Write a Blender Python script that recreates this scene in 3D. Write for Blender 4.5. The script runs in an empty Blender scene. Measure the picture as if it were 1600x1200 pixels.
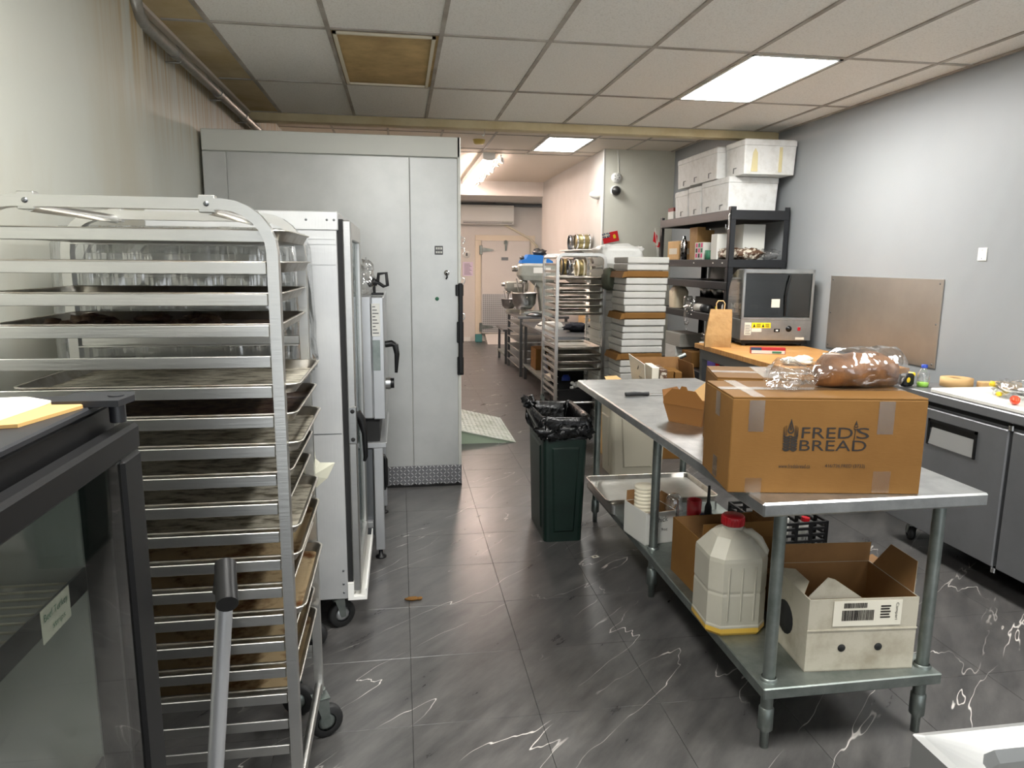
import bpy, math, random
from mathutils import Vector, Matrix, noise as mnoise
random.seed(7)
S = bpy.context.scene
COL = S.collection
PI = math.pi

# ------------------------------------------------------------------ camera
cam_d = bpy.data.cameras.new('camera'); cam = bpy.data.objects.new('camera', cam_d); COL.objects.link(cam)
_p, _y, _r = .1696, .1567, .0087
fw = Vector((math.sin(_y)*math.cos(_p), math.cos(_y)*math.cos(_p), -math.sin(_p)))
rt = Vector((math.cos(_y), -math.sin(_y), 0)); up = rt.cross(fw)
r2 = rt*math.cos(_r) + up*math.sin(_r); u2 = -rt*math.sin(_r) + up*math.cos(_r)
mw = Matrix((r2, u2, -fw)).transposed().to_4x4(); mw.translation = (0, 0, 1.615)
cam.matrix_world = mw
cam_d.sensor_width = 36; cam_d.lens = 1107.64/1600*36; cam_d.clip_start = .05; cam_d.clip_end = 100
S.camera = cam
# ------------------------------------------------------------------ world, exposure, lamps
wd = bpy.data.worlds.new('world'); S.world = wd; wd.use_nodes = True
wd.node_tree.nodes['Background'].inputs[0].default_value = (.93, .97, 1, 1)
wd.node_tree.nodes['Background'].inputs[1].default_value = 2.3
S.view_settings.view_transform = 'Standard'; S.view_settings.look = 'None'
S.view_settings.exposure = 0.32; S.view_settings.gamma = 1; S.view_settings.use_curve_mapping = False
PANEL_W = 40.0      # emission of the square ceiling panels
TUBE_W = 60.0       # emission of the fluorescent tubes in the corridor

# ------------------------------------------------------------------ materials
def lin(c):
    return tuple(((x/255)/12.92 if x/255 <= .04045 else ((x/255+.055)/1.055)**2.4) for x in c) + (1,)
MATS = {}
def M(name, c, r=.5, m=0., n=None, b=None, coat=0, emit=0, trans=0, spec=None, world=False, ior=None, sss=0):
    """principled material. n=(scale, second colour, low, high, stretch xyz), b=(scale, strength, stretch xyz)"""
    mt = bpy.data.materials.new(name); mt.use_nodes = True; nt = mt.node_tree; P = nt.nodes['Principled BSDF']
    P.inputs['Base Color'].default_value = lin(c); P.inputs['Roughness'].default_value = r; P.inputs['Metallic'].default_value = m
    if coat: P.inputs['Coat Weight'].default_value = coat; P.inputs['Coat Roughness'].default_value = .15
    if spec is not None: P.inputs['Specular IOR Level'].default_value = spec
    if trans: P.inputs['Transmission Weight'].default_value = trans
    if ior: P.inputs['IOR'].default_value = ior
    if sss: P.inputs['Subsurface Weight'].default_value = sss; P.inputs['Subsurface Radius'].default_value = (.02, .02, .02)
    if emit: P.inputs['Emission Color'].default_value = lin(c); P.inputs['Emission Strength'].default_value = emit
    def coords(stretch):
        mp = nt.nodes.new('ShaderNodeMapping'); mp.inputs['Scale'].default_value = stretch
        if world: g = nt.nodes.new('ShaderNodeNewGeometry'); nt.links.new(g.outputs['Position'], mp.inputs[0])
        else: g = nt.nodes.new('ShaderNodeTexCoord'); nt.links.new(g.outputs['Object'], mp.inputs[0])
        return mp
    if n:
        st = n[4] if len(n) > 4 else (1, 1, 1)
        t = nt.nodes.new('ShaderNodeTexNoise'); t.inputs['Scale'].default_value = n[0]; t.inputs['Detail'].default_value = 5; t.inputs['Roughness'].default_value = .62
        nt.links.new(coords(st).outputs[0], t.inputs[0])
        cr = nt.nodes.new('ShaderNodeValToRGB'); cr.color_ramp.elements[0].position = n[2]; cr.color_ramp.elements[1].position = n[3]
        cr.color_ramp.elements[0].color = lin(c); cr.color_ramp.elements[1].color = lin(n[1])
        nt.links.new(t.outputs[0], cr.inputs[0]); nt.links.new(cr.outputs[0], P.inputs['Base Color'])
    if b:
        st = b[2] if len(b) > 2 else (1, 1, 1)
        t = nt.nodes.new('ShaderNodeTexNoise'); t.inputs['Scale'].default_value = b[0]; t.inputs['Detail'].default_value = 4
        nt.links.new(coords(st).outputs[0], t.inputs[0])
        bp = nt.nodes.new('ShaderNodeBump'); bp.inputs['Strength'].default_value = b[1]; bp.inputs['Distance'].default_value = .01
        nt.links.new(t.outputs[0], bp.inputs['Height']); nt.links.new(bp.outputs[0], P.inputs['Normal'])
    MATS[name] = mt
    return mt
def CLEAR(name, tint, gloss=.08, haze=0., hazec=(235, 235, 235), bump=None, rough=.05):
    """thin clear film or pane: see-through, with a sheen that grows towards grazing angles"""
    mt = bpy.data.materials.new(name); mt.use_nodes = True; nt = mt.node_tree; nt.nodes.clear()
    out = nt.nodes.new('ShaderNodeOutputMaterial'); tr = nt.nodes.new('ShaderNodeBsdfTransparent'); gl = nt.nodes.new('ShaderNodeBsdfGlossy')
    tr.inputs[0].default_value = lin(tint); gl.inputs['Roughness'].default_value = rough; gl.inputs[0].default_value = (1, 1, 1, 1)
    fr = nt.nodes.new('ShaderNodeLayerWeight'); fr.inputs[0].default_value = .35
    mr = nt.nodes.new('ShaderNodeMapRange'); mr.inputs['To Min'].default_value = gloss; mr.inputs['To Max'].default_value = min(1, gloss*3+.25)
    nt.links.new(fr.outputs['Facing'], mr.inputs[0])
    base = tr
    if haze:
        df = nt.nodes.new('ShaderNodeBsdfDiffuse'); df.inputs[0].default_value = lin(hazec)
        mh = nt.nodes.new('ShaderNodeMixShader'); mh.inputs[0].default_value = haze
        nt.links.new(tr.outputs[0], mh.inputs[1]); nt.links.new(df.outputs[0], mh.inputs[2]); base = mh
    mx = nt.nodes.new('ShaderNodeMixShader'); nt.links.new(mr.outputs[0], mx.inputs[0])
    nt.links.new(base.outputs[0], mx.inputs[1]); nt.links.new(gl.outputs[0], mx.inputs[2]); nt.links.new(mx.outputs[0], out.inputs[0])
    if bump:
        tc = nt.nodes.new('ShaderNodeTexCoord'); mp = nt.nodes.new('ShaderNodeMapping'); mp.inputs['Scale'].default_value = bump[2] if len(bump) > 2 else (1, 1, 1)
        nt.links.new(tc.outputs['Object'], mp.inputs[0])
        t = nt.nodes.new('ShaderNodeTexNoise'); t.inputs['Scale'].default_value = bump[0]; nt.links.new(mp.outputs[0], t.inputs[0])
        bp = nt.nodes.new('ShaderNodeBump'); bp.inputs['Strength'].default_value = bump[1]; bp.inputs['Distance'].default_value = .02
        nt.links.new(t.outputs[0], bp.inputs['Height']); nt.links.new(bp.outputs[0], gl.inputs['Normal']); nt.links.new(bp.outputs[0], fr.inputs['Normal'])
    MATS[name] = mt
    return mt

alcove_m = M('alcove_paint', (220, 219, 207), .55, n=(2.2, (213, 212, 200), .4, .7), world=True)
wall_m = M('wall_paint', (149, 152, 154), .5, n=(1.2, (145, 148, 150), .4, .7), b=(60, .04), world=True)
wall_l = M('wall_paint_stained', (188, 189, 180), .5, n=(1.6, (180, 175, 158), .45, .75, (1, 1, .35)), b=(60, .04), world=True)
def drips(mt):
    nt = mt.node_tree; P = nt.nodes['Principled BSDF']; L = nt.links.new; src = P.inputs['Base Color'].links[0].from_socket
    g = nt.nodes.new('ShaderNodeNewGeometry'); mp = nt.nodes.new('ShaderNodeMapping'); mp.inputs['Scale'].default_value = (1, 11, .5); L(g.outputs['Position'], mp.inputs[0])
    t = nt.nodes.new('ShaderNodeTexNoise'); t.inputs['Scale'].default_value = 3; t.inputs['Detail'].default_value = 4; L(mp.outputs[0], t.inputs[0])
    sx = nt.nodes.new('ShaderNodeSeparateXYZ'); L(g.outputs['Position'], sx.inputs[0])
    a = nt.nodes.new('ShaderNodeMapRange'); a.inputs['From Min'].default_value = 2.15; a.inputs['From Max'].default_value = 2.85; a.inputs['To Min'].default_value = 0; a.inputs['To Max'].default_value = 1; L(sx.outputs[2], a.inputs[0])
    y = nt.nodes.new('ShaderNodeMapRange'); y.inputs['From Min'].default_value = 3.2; y.inputs['From Max'].default_value = 3.7; L(sx.outputs[1], y.inputs[0])
    b = nt.nodes.new('ShaderNodeMapRange'); b.inputs['From Min'].default_value = .42; b.inputs['From Max'].default_value = .62; L(t.outputs[0], b.inputs[0])
    m = nt.nodes.new('ShaderNodeMath'); m.operation = 'MULTIPLY'; L(a.outputs[0], m.inputs[0]); L(b.outputs[0], m.inputs[1])
    m2 = nt.nodes.new('ShaderNodeMath'); m2.operation = 'MULTIPLY'; L(m.outputs[0], m2.inputs[0]); L(y.outputs[0], m2.inputs[1])
    x = nt.nodes.new('ShaderNodeMix'); x.data_type = 'RGBA'; L(m2.outputs[0], x.inputs[0]); L(src, x.inputs[6]); x.inputs[7].default_value = lin((168, 138, 84)); L(x.outputs[2], P.inputs['Base Color'])
drips(wall_l)
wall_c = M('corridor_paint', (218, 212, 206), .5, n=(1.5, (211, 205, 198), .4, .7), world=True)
wall_s = M('corridor_paint_darkened', (176, 172, 167), .5, n=(1.5, (168, 164, 158), .4, .7), world=True)  # same corridor paint, darkened to offset the glare of the nearby ceiling panel
ceil_m = M('ceiling_tile_white', (244, 241, 234), .95, n=(95, (222, 218, 209), .5, .72), b=(130, .35), world=True)
ceil_d = M('ceiling_tile_stained', (208, 190, 152), .95, n=(2.6, (182, 160, 116), .35, .7), b=(130, .3), world=True)
ceil_b = M('dead_light_cover', (214, 184, 126), .6, n=(3.2, (168, 140, 92), .35, .65), world=True)
grid_m = M('ceiling_grid_paint', (150, 140, 128), .6, n=(3, (186, 180, 170), .35, .65), world=True)
beam_m = M('yellowed_beam_paint', (205, 190, 152), .5, n=(4, (188, 170, 128), .4, .7), world=True)
ceil2_m = M('back_ceiling_paint', (216, 206, 192), .8, world=True)
dark_m = M('dark_gap', (24, 24, 24), .8)
black_m = M('black_plastic', (13, 13, 14), .42, spec=.35)
rubber_m = M('black_rubber', (26, 26, 26), .6)
blackmetal_m = M('black_powder_coat', (30, 31, 34), .45)
steel_m = M('brushed_steel', (182, 183, 182), .3, 1., n=(7, (160, 161, 160), .35, .7, (1, 1, 1)), b=(220, .06, (.05, 1, 1)))
steel_t = M('worktop_steel', (206, 207, 206), .3, .95, n=(9, (172, 174, 174), .35, .7), b=(200, .08, (1, .05, 1)))
steel_d = M('dark_steel', (122, 124, 126), .36, 1., b=(220, .05, (.05, 1, 1)))
galv_m = M('galvanised_steel', (150, 156, 152), .42, .9, n=(9, (118, 126, 122), .35, .7))
alu_m = M('aluminium', (200, 199, 195), .34, 1., n=(6, (186, 186, 184), .35, .7, (.3, 1, 1)), b=(180, .06, (.04, 1, 1)))
alu_p = M('pan_aluminium', (196, 192, 184), .36, 1., n=(11, (146, 130, 104), .48, .78))
pan_white = M('pan_clean', (206, 206, 200), .34, .9, n=(8, (190, 190, 184), .4, .7))
pan_paper = M('pan_parchment', (206, 200, 184), .45, .35, n=(14, (112, 104, 86), .45, .62, (1, 2.2, 1)), b=(30, .2))
pan_brown = M('pan_baked_on', (206, 184, 146), .4, .55, n=(8, (112, 66, 26), .5, .64), b=(26, .25))
pan_dark = M('pan_crumbs', (104, 84, 66), .6, .3, n=(24, (52, 24, 16), .4, .6), b=(26, .3))
chrome_m = M('chrome', (215, 215, 215), .16, 1.)
cab_m = M('cabinet_aluminium', (206, 206, 204), .4, .5, n=(2.2, (184, 185, 186), .3, .72), b=(160, .05, (1, 1, .05)))
cool_m = M('cooler_panel', (190, 190, 187), .34, .4, n=(2.6, (175, 176, 173), .35, .7), b=(9, .1))
cool_t = M('cooler_trim', (196, 196, 188), .4, .2)
tread_m = M('tread_plate', (214, 214, 214), .3, .5)
tread_d = M('tread_plate_darkened', (118, 118, 120), .4, .5)  # same metal as the treads, darkened so their relief looks lit
floorgap_m = M('floor_seam', (42, 40, 39), .8)
white_p = M('white_plastic', (232, 231, 226), .4)
ivory_p = M('ivory_plastic', (222, 214, 192), .45)
frame_m = M('cream_frame', (224, 212, 192), .5)
wdoor_m = CLEAR('warmer_door_glass', (128, 132, 131), .07, rough=.03)
foam_m = M('white_foam', (220, 220, 218), .75, n=(14, (206, 205, 201), .45, .7), b=(120, .12), sss=0)
foamstain_m = M('yellow_glue_stain', (212, 200, 156), .7)
kraft_m = M('kraft_carton', (116, 83, 43), .72, n=(4, (108, 76, 38), .4, .7), b=(40, .06, (1, 1, 6)), spec=.15)
kraft_in = M('kraft_inside', (140, 102, 60), .8, n=(5, (126, 90, 52), .4, .7))
kraft_lt = M('kraft_light', (206, 168, 116), .75, n=(5, (196, 158, 106), .4, .7))
kraftbag_m = M('kraft_paper_bag', (168, 130, 80), .7, n=(10, (152, 115, 68), .4, .7), b=(13, .9))
takeout_m = M('kraft_takeout', (132, 88, 40), .55)
wcard_m = M('white_card', (206, 205, 199), .7, n=(5, (208, 207, 198), .4, .7))
pizza_m = M('pizza_box_card', (176, 175, 171), .7, n=(5, (164, 163, 158), .4, .7))
wcard_d = M('worn_white_card', (178, 172, 156), .65, n=(7, (150, 142, 124), .45, .7), b=(11, .2))
ink_m = M('black_ink', (26, 20, 14), .6)
inkg_m = M('green_ink', (54, 112, 84), .6)
inkgr_m = M('grey_ink', (90, 90, 92), .6)
tape_m = CLEAR('packing_tape', (250, 246, 238), .045, .03, (214, 196, 166), rough=.25)
film_m = CLEAR('clear_plastic_bag', (252, 252, 252), .085, .012, bump=(13, .9), rough=.1)
cover_m = CLEAR('rack_cover_film', (222, 224, 222), .16, .07, bump=(9, 1.0, (3, 3, .25)), rough=.1)
glass_m = CLEAR('pane_glass', (214, 222, 220), .06, rough=.02)
dglass_m = CLEAR('fridge_glass', (234, 237, 235), .05, rough=.03)
fglass_m = CLEAR('warmer_glass', (236, 239, 238), .05, .02, rough=.03)
cup_m = CLEAR('clear_cups', (226, 226, 222), .14, .1, rough=.1)
wood_m = M('butcher_block', (196, 146, 84), .4, n=(5, (164, 112, 58), .35, .68, (.6, 9, 1)), b=(40, .04, (.2, 4, 1)))
wood_e = M('butcher_block_dark', (134, 88, 46), .5, n=(5, (100, 62, 30), .35, .68, (2, 2, 6)))
grey_m = M('grey_painted_metal', (104, 106, 108), .45)
pocket_m = M('handle_pocket', (158, 158, 156), .5, .2)
fridge_m = M('stainless_door', (128, 129, 132), .42, .55, n=(3, (118, 119, 122), .35, .7), b=(200, .05, (1, 1, .04)))
board_m = M('cutting_board', (236, 234, 226), .45, n=(8, (224, 220, 210), .45, .7))
green_m = M('green_bin', (15, 36, 29), .42, n=(8, (11, 29, 23), .4, .7))
beige_m = M('beige_bin', (176, 170, 152), .5)
bag_m = M('black_bin_bag', (14, 14, 15), .24, b=(26, .8))
paper_m = M('white_paper', (214, 209, 194), .8)
tissue_m = M('white_tissue', (232, 228, 214), .9, b=(30, .4))
envelope_m = M('manila_paper', (182, 146, 88), .75)
bread_m = M('bread_crust', (128, 82, 38), .65, n=(13, (72, 42, 18), .38, .66), b=(20, .5))
red_m = M('red_plastic', (170, 20, 30), .35)
redflag_m = M('red_cloth', (206, 24, 34), .8)
blue_m = M('blue_plastic', (20, 112, 196), .4)
bluecap_m = M('blue_cap', (32, 66, 168), .4)
navy_m = M('navy_bottle', (30, 62, 96), .35)
yellow_m = M('yellow_plastic', (236, 200, 32), .45)
ylabel_m = M('yellow_sticker', (240, 214, 20), .5)
lime_m = M('green_liquid', (150, 210, 70), .2)
tomato_m = M('tomato_skin', (226, 74, 40), .25)
tomato_f = M('tomato_flesh', (236, 112, 76), .3, n=(40, (240, 170, 110), .5, .7))
jug_m = M('jug_polythene', (170, 166, 152), .35, n=(3, (156, 152, 138), .4, .7), coat=.3, sss=.0)
oil_m = M('yellow_oil', (196, 158, 62), .3, coat=.4)
mixer_m = M('mixer_grey_enamel', (158, 160, 152), .35, n=(5, (142, 144, 136), .4, .7))
brass_m = M('brass_can', (138, 126, 86), .4, .6)
glow_m = M('light_panel', (255, 254, 250), .5, emit=PANEL_W)
tube_m = M('fluorescent_tube', (255, 232, 220), .5, emit=TUBE_W)
galvpipe_m = M('dirty_conduit', (158, 156, 150), .4, .6, n=(8, (128, 124, 114), .4, .7))
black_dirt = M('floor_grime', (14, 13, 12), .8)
fabric_w = M('white_cloth', (226, 222, 208), .95, b=(60, .3))
cloth_k = M('dark_cloth', (38, 40, 50), .95, b=(40, .4))
ramp_m = M('ramp_paint', (196, 198, 190), .5, .2, n=(9, (160, 166, 150), .45, .7))
ramp_s = M('ramp_side', (136, 150, 130), .6)
apron_m = M('pale_apron', (214, 214, 190), .9)
olive_m = M('dark_green_sack', (74, 78, 64), .8, b=(20, .5))
can_m = M('dark_can', (42, 42, 42), .35)
pink_m = M('pink_print', (214, 66, 124), .6)
brownw = M('brown_wrapper', (86, 62, 46), .35, n=(22, (196, 188, 172), .5, .56), b=(16, .8))
foil_m = M('foil', (200, 200, 200), .25, 1., n=(28, (70, 70, 70), .5, .56), b=(30, .7))
oven_m = M('oven_steel', (184, 185, 186), .36, .8, b=(200, .05, (1, 1, .04)))
yellowed_m = M('yellowed_plastic', (196, 176, 96), .5)

def floor_mat():
    mt = bpy.data.materials.new('slate_vinyl'); mt.use_nodes = True; nt = mt.node_tree; P = nt.nodes['Principled BSDF']; L = nt.links.new
    g = nt.nodes.new('ShaderNodeNewGeometry')
    mp = nt.nodes.new('ShaderNodeMapping'); mp.vector_type = 'TEXTURE'; mp.inputs['Rotation'].default_value = (0, 0, .8); mp.inputs['Scale'].default_value = (1, .3, 1)
    L(g.outputs['Position'], mp.inputs[0])
    n1 = nt.nodes.new('ShaderNodeTexNoise'); n1.inputs['Scale'].default_value = 3.4; n1.inputs['Detail'].default_value = 8; n1.inputs['Roughness'].default_value = .65
    L(mp.outputs[0], n1.inputs[0])
    c1 = nt.nodes.new('ShaderNodeValToRGB'); c1.color_ramp.elements[0].position = .3; c1.color_ramp.elements[1].position = .72
    c1.color_ramp.elements[0].color = lin((58, 57, 57)); c1.color_ramp.elements[1].color = lin((93, 91, 89)); L(n1.outputs[0], c1.inputs[0])
    # thin pale veins: where a slow noise crosses its middle, kept only in patches
    mp2 = nt.nodes.new('ShaderNodeMapping'); mp2.vector_type = 'TEXTURE'; mp2.inputs['Rotation'].default_value = (0, 0, .72); mp2.inputs['Scale'].default_value = (2.2, .42, 1)
    L(g.outputs['Position'], mp2.inputs[0])
    n2 = nt.nodes.new('ShaderNodeTexNoise'); n2.inputs['Scale'].default_value = 1.7; n2.inputs['Detail'].default_value = 4; n2.inputs['Roughness'].default_value = .44
    L(mp2.outputs[0], n2.inputs[0])
    s = nt.nodes.new('ShaderNodeMath'); s.operation = 'SUBTRACT'; s.inputs[1].default_value = .5; L(n2.outputs[0], s.inputs[0])
    a = nt.nodes.new('ShaderNodeMath'); a.operation = 'ABSOLUTE'; L(s.outputs[0], a.inputs[0])
    v = nt.nodes.new('ShaderNodeMapRange'); v.inputs['From Min'].default_value = .0006; v.inputs['From Max'].default_value = .0026; v.inputs['To Min'].default_value = 1; v.inputs['To Max'].default_value = 0
    L(a.outputs[0], v.inputs[0])
    n3 = nt.nodes.new('ShaderNodeTexNoise'); n3.inputs['Scale'].default_value = 2.6; n3.inputs['Detail'].default_value = 2; L(g.outputs['Position'], n3.inputs[0])
    k = nt.nodes.new('ShaderNodeMapRange'); k.inputs['From Min'].default_value = .44; k.inputs['From Max'].default_value = .6; L(n3.outputs[0], k.inputs[0])
    mu = nt.nodes.new('ShaderNodeMath'); mu.operation = 'MULTIPLY'; L(v.outputs[0], mu.inputs[0]); L(k.outputs[0], mu.inputs[1])
    mx = nt.nodes.new('ShaderNodeMix'); mx.data_type = 'RGBA'; L(mu.outputs[0], mx.inputs[0]); L(c1.outputs[0], mx.inputs[6]); mx.inputs[7].default_value = lin((205, 200, 194))
    L(mx.outputs[2], P.inputs['Base Color'])
    rr = nt.nodes.new('ShaderNodeMapRange'); rr.inputs['To Min'].default_value = .22; rr.inputs['To Max'].default_value = .38; L(n1.outputs[0], rr.inputs[0]); L(rr.outputs[0], P.inputs['Roughness'])
    bp = nt.nodes.new('ShaderNodeBump'); bp.inputs['Strength'].default_value = .22; bp.inputs['Distance'].default_value = .004; L(n1.outputs[0], bp.inputs['Height']); L(bp.outputs[0], P.inputs['Normal'])
    return mt
floor_m = floor_mat()

# ------------------------------------------------------------------ builders
class MB:
    """collects shapes; build() links them as one mesh object. Coordinates are world ones unless local=True"""
    def __init__(s, *mats): s.v = []; s.f = []; s.mi = []; s.sm = []; s.mats = list(mats); s.cur = 0
    def use(s, i): s.cur = i; return s
    def add(s, vs, fs, sm=False):
        o = len(s.v); s.v += [tuple(v) for v in vs]
        for f in fs: s.f.append([i+o for i in f]); s.mi.append(s.cur); s.sm.append(sm)
        return s
    def box(s, x0, x1, y0, y1, z0, z1, bev=0, M4=None):
        if x1 < x0: x0, x1 = x1, x0
        if y1 < y0: y0, y1 = y1, y0
        if z1 < z0: z0, z1 = z1, z0
        b = min(bev, (x1-x0)*.45, (y1-y0)*.45, (z1-z0)*.45)
        if b <= 0:
            vs = [(x, y, z) for z in (z0, z1) for y in (y0, y1) for x in (x0, x1)]
            fs = [(0, 2, 3, 1), (4, 5, 7, 6), (0, 1, 5, 4), (2, 6, 7, 3), (0, 4, 6, 2), (1, 3, 7, 5)]
        else:
            vs = []; idx = {}
            for i, x in enumerate((x0, x1)):
                for j, y in enumerate((y0, y1)):
                    for k, z in enumerate((z0, z1)):
                        sx, sy, sz = (b, -b)[i], (b, -b)[j], (b, -b)[k]
                        idx[i, j, k, 0] = len(vs); vs.append((x, y+sy, z+sz))
                        idx[i, j, k, 1] = len(vs); vs.append((x+sx, y, z+sz))
                        idx[i, j, k, 2] = len(vs); vs.append((x+sx, y+sy, z))
            def q(l): return [idx[t] for t in l]
            fs = [q([(0,0,0,0),(0,0,1,0),(0,1,1,0),(0,1,0,0)]), q([(1,0,0,0),(1,1,0,0),(1,1,1,0),(1,0,1,0)]),
                  q([(0,0,0,1),(1,0,0,1),(1,0,1,1),(0,0,1,1)]), q([(0,1,0,1),(0,1,1,1),(1,1,1,1),(1,1,0,1)]),
                  q([(0,0,0,2),(0,1,0,2),(1,1,0,2),(1,0,0,2)]), q([(0,0,1,2),(1,0,1,2),(1,1,1,2),(0,1,1,2)])]
            for i in (0, 1):
                for j in (0, 1):
                    e = q([(i,j,0,0),(i,j,1,0),(i,j,1,1),(i,j,0,1)]); fs.append(e if (i+j) % 2 else e[::-1])
                    e = q([(i,0,j,0),(i,1,j,0),(i,1,j,2),(i,0,j,2)]); fs.append(e if (i+j) % 2 == 0 else e[::-1])
                    e = q([(0,i,j,1),(1,i,j,1),(1,i,j,2),(0,i,j,2)]); fs.append(e if (i+j) % 2 else e[::-1])
            for i in (0, 1):
                for j in (0, 1):
                    for k in (0, 1):
                        e = q([(i,j,k,0),(i,j,k,1),(i,j,k,2)]); fs.append(e if (i+j+k) % 2 == 0 else e[::-1])
        if M4: vs = [M4 @ Vector(v) for v in vs]
        return s.add(vs, fs)
    def tube(s, pts, r, n=10, r2=None, flat=None, caps=True):
        """sweep along points; r may be a list; flat=(a,b) makes a rectangular bar"""
        pts = [Vector(p) for p in pts]; N = len(pts); rings = []; ref = None
        for i, p in enumerate(pts):
            t = (pts[min(i+1, N-1)] - pts[max(i-1, 0)]).normalized()
            if ref is None:
                ref = Vector((0, 0, 1)) if abs(t.z) < .9 else Vector((0, 1, 0))
            a = (ref - t*ref.dot(t)).normalized(); b = t.cross(a); ref = a
            rr = r[i] if isinstance(r, (list, tuple)) else (r if r2 is None else r+(r2-r)*i/(N-1))
            if flat: ring = [p + a*x*flat[0] + b*y*flat[1] for x, y in ((-.5, -.5), (.5, -.5), (.5, .5), (-.5, .5))]
            else: ring = [p + (a*math.cos(2*PI*k/n) + b*math.sin(2*PI*k/n))*rr for k in range(n)]
            rings.append(ring)
        n = len(rings[0]); vs = [v for rg in rings for v in rg]
        fs = [(i*n+k, i*n+(k+1) % n, (i+1)*n+(k+1) % n, (i+1)*n+k) for i in range(N-1) for k in range(n)]
        s.add(vs, fs, not flat)
        if caps: s.add(rings[0], [list(range(n))[::-1]]); s.add(rings[-1], [list(range(n))])
        return s
    def cyl(s, p0, p1, r, r2=None, n=16, caps=True): return s.tube([p0, p1], r, n, r if r2 is None else r2, caps=caps)
    def lathe(s, c, prof, n=24, axis='z'):
        vs = []
        for r, z in prof:
            for k in range(n):
                a = 2*PI*k/n; x, y = r*math.cos(a), r*math.sin(a)
                vs.append({'z': (c[0]+x, c[1]+y, c[2]+z), 'x': (c[0]+z, c[1]+x, c[2]+y), 'y': (c[0]+x, c[1]+z, c[2]-y)}[axis])
        fs = [(i*n+k, i*n+(k+1) % n, (i+1)*n+(k+1) % n, (i+1)*n+k) for i in range(len(prof)-1) for k in range(n)]
        return s.add(vs, fs, True)
    def loft(s, loops, cap0=True, cap1=True, smooth=False):
        n = len(loops[0]); vs = [v for l in loops for v in l]
        fs = [(i*n+k, i*n+(k+1) % n, (i+1)*n+(k+1) % n, (i+1)*n+k) for i in range(len(loops)-1) for k in range(n)]
        s.add(vs, fs, smooth)
        if cap0: s.add(loops[0], [list(range(n))[::-1]])
        if cap1: s.add(loops[-1], [list(range(n))])
        return s
    def prism(s, poly, d0, d1, axis='y'):
        """extrude a polygon: axis y -> poly in (x,z); axis x -> (y,z); axis z -> (x,y)"""
        f = {'y': lambda p, d: (p[0], d, p[1]), 'x': lambda p, d: (d, p[0], p[1]), 'z': lambda p, d: (p[0], p[1], d)}[axis]
        n = len(poly); a = [f(p, d0) for p in poly]; b = [f(p, d1) for p in poly]
        s.add(a+b, [(k, (k+1) % n, n+(k+1) % n, n+k) for k in range(n)]); s.add(a, [list(range(n))[::-1]]); s.add(b, [list(range(n))])
        return s
    def quad(s, a, b, c, d, th=.002):
        """a thin sheet with real thickness"""
        a, b, c, d = map(Vector, (a, b, c, d)); nn = (b-a).cross(d-a).normalized()*th
        return s.add([a, b, c, d, a+nn, b+nn, c+nn, d+nn], [(0, 3, 2, 1), (4, 5, 6, 7), (0, 1, 5, 4), (1, 2, 6, 5), (2, 3, 7, 6), (3, 0, 4, 7)])
    def blob(s, c, rad, amp=.2, seed=0, nu=22, nv=12, sq=1., freq=3.):
        vs = []
        for i in range(nv+1):
            ph = -PI/2 + PI*i/nv
            for k in range(nu):
                th = 2*PI*k/nu
                d = Vector((math.cos(ph)*math.cos(th), math.cos(ph)*math.sin(th), math.sin(ph)))
                d2 = Vector([math.copysign(abs(x)**sq, x) for x in d])
                q = 1 + amp*mnoise.noise(d*freq + Vector((seed*7.3, seed*3.1, seed)))
                vs.append((c[0]+d2.x*rad[0]*q, c[1]+d2.y*rad[1]*q, c[2]+max(-1, d2.z*q)*rad[2]))
        fs = [(i*nu+k, i*nu+(k+1) % nu, (i+1)*nu+(k+1) % nu, (i+1)*nu+k) for i in range(nv) for k in range(nu)]
        return s.add(vs, fs, True)
    def mesh(s, name):
        me = bpy.data.meshes.new(name); me.from_pydata(s.v, [], s.f)
        for m in s.mats: me.materials.append(m)
        me.polygons.foreach_set('material_index', s.mi); me.polygons.foreach_set('use_smooth', s.sm); me.update()
        return me
    def build(s, name, parent=None, local=False, kind=None, label=None):
        if parent is not None and not local:
            mi = Matrix.LocRotScale(*ORG[parent.name]).inverted()
            s.v = [tuple(mi @ Vector(v)) for v in s.v]
        o = bpy.data.objects.new(name, s.mesh(name)); COL.objects.link(o)
        if parent is not None: o.parent = parent; ORG[o.name] = ORG[parent.name]
        else: ORG[o.name] = (Vector((0, 0, 0)), None, None)
        if kind: o['kind'] = kind
        if label: o['label'] = label
        return o
ORG = {}
def T(name, label, cat, loc, rz=0, group=None, tilt=None):
    """an Empty at the base of a thing, which parents its parts"""
    from mathutils import Euler
    o = bpy.data.objects.new(name, None); o.empty_display_size = .05; COL.objects.link(o)
    e = Euler((tilt[0] if tilt else 0, tilt[1] if tilt else 0, rz)); o.location = loc; o.rotation_euler = e
    ORG[o.name] = (Vector(loc), e.to_quaternion(), None)
    o['label'] = label; o['category'] = cat
    if group: o['group'] = group
    return o
def tag(o, label, cat, group=None):
    o['label'] = label; o['category'] = cat
    if group: o['group'] = group
    return o
def solo(mb, name, label, cat, base, rz=0, group=None, local=True):
    """a thing that is one mesh; its mesh is in coordinates around base"""
    o = bpy.data.objects.new(name, mb.mesh(name)); COL.objects.link(o); o.location = base; o.rotation_euler = (0, 0, rz)
    ORG[o.name] = (Vector(base), o.rotation_euler.to_quaternion(), None)
    return tag(o, label, cat, group)
def struct(name, mb, parent=None):
    o = mb.build(name, parent)
    if parent is None: o['kind'] = 'structure'
    return o
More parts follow.
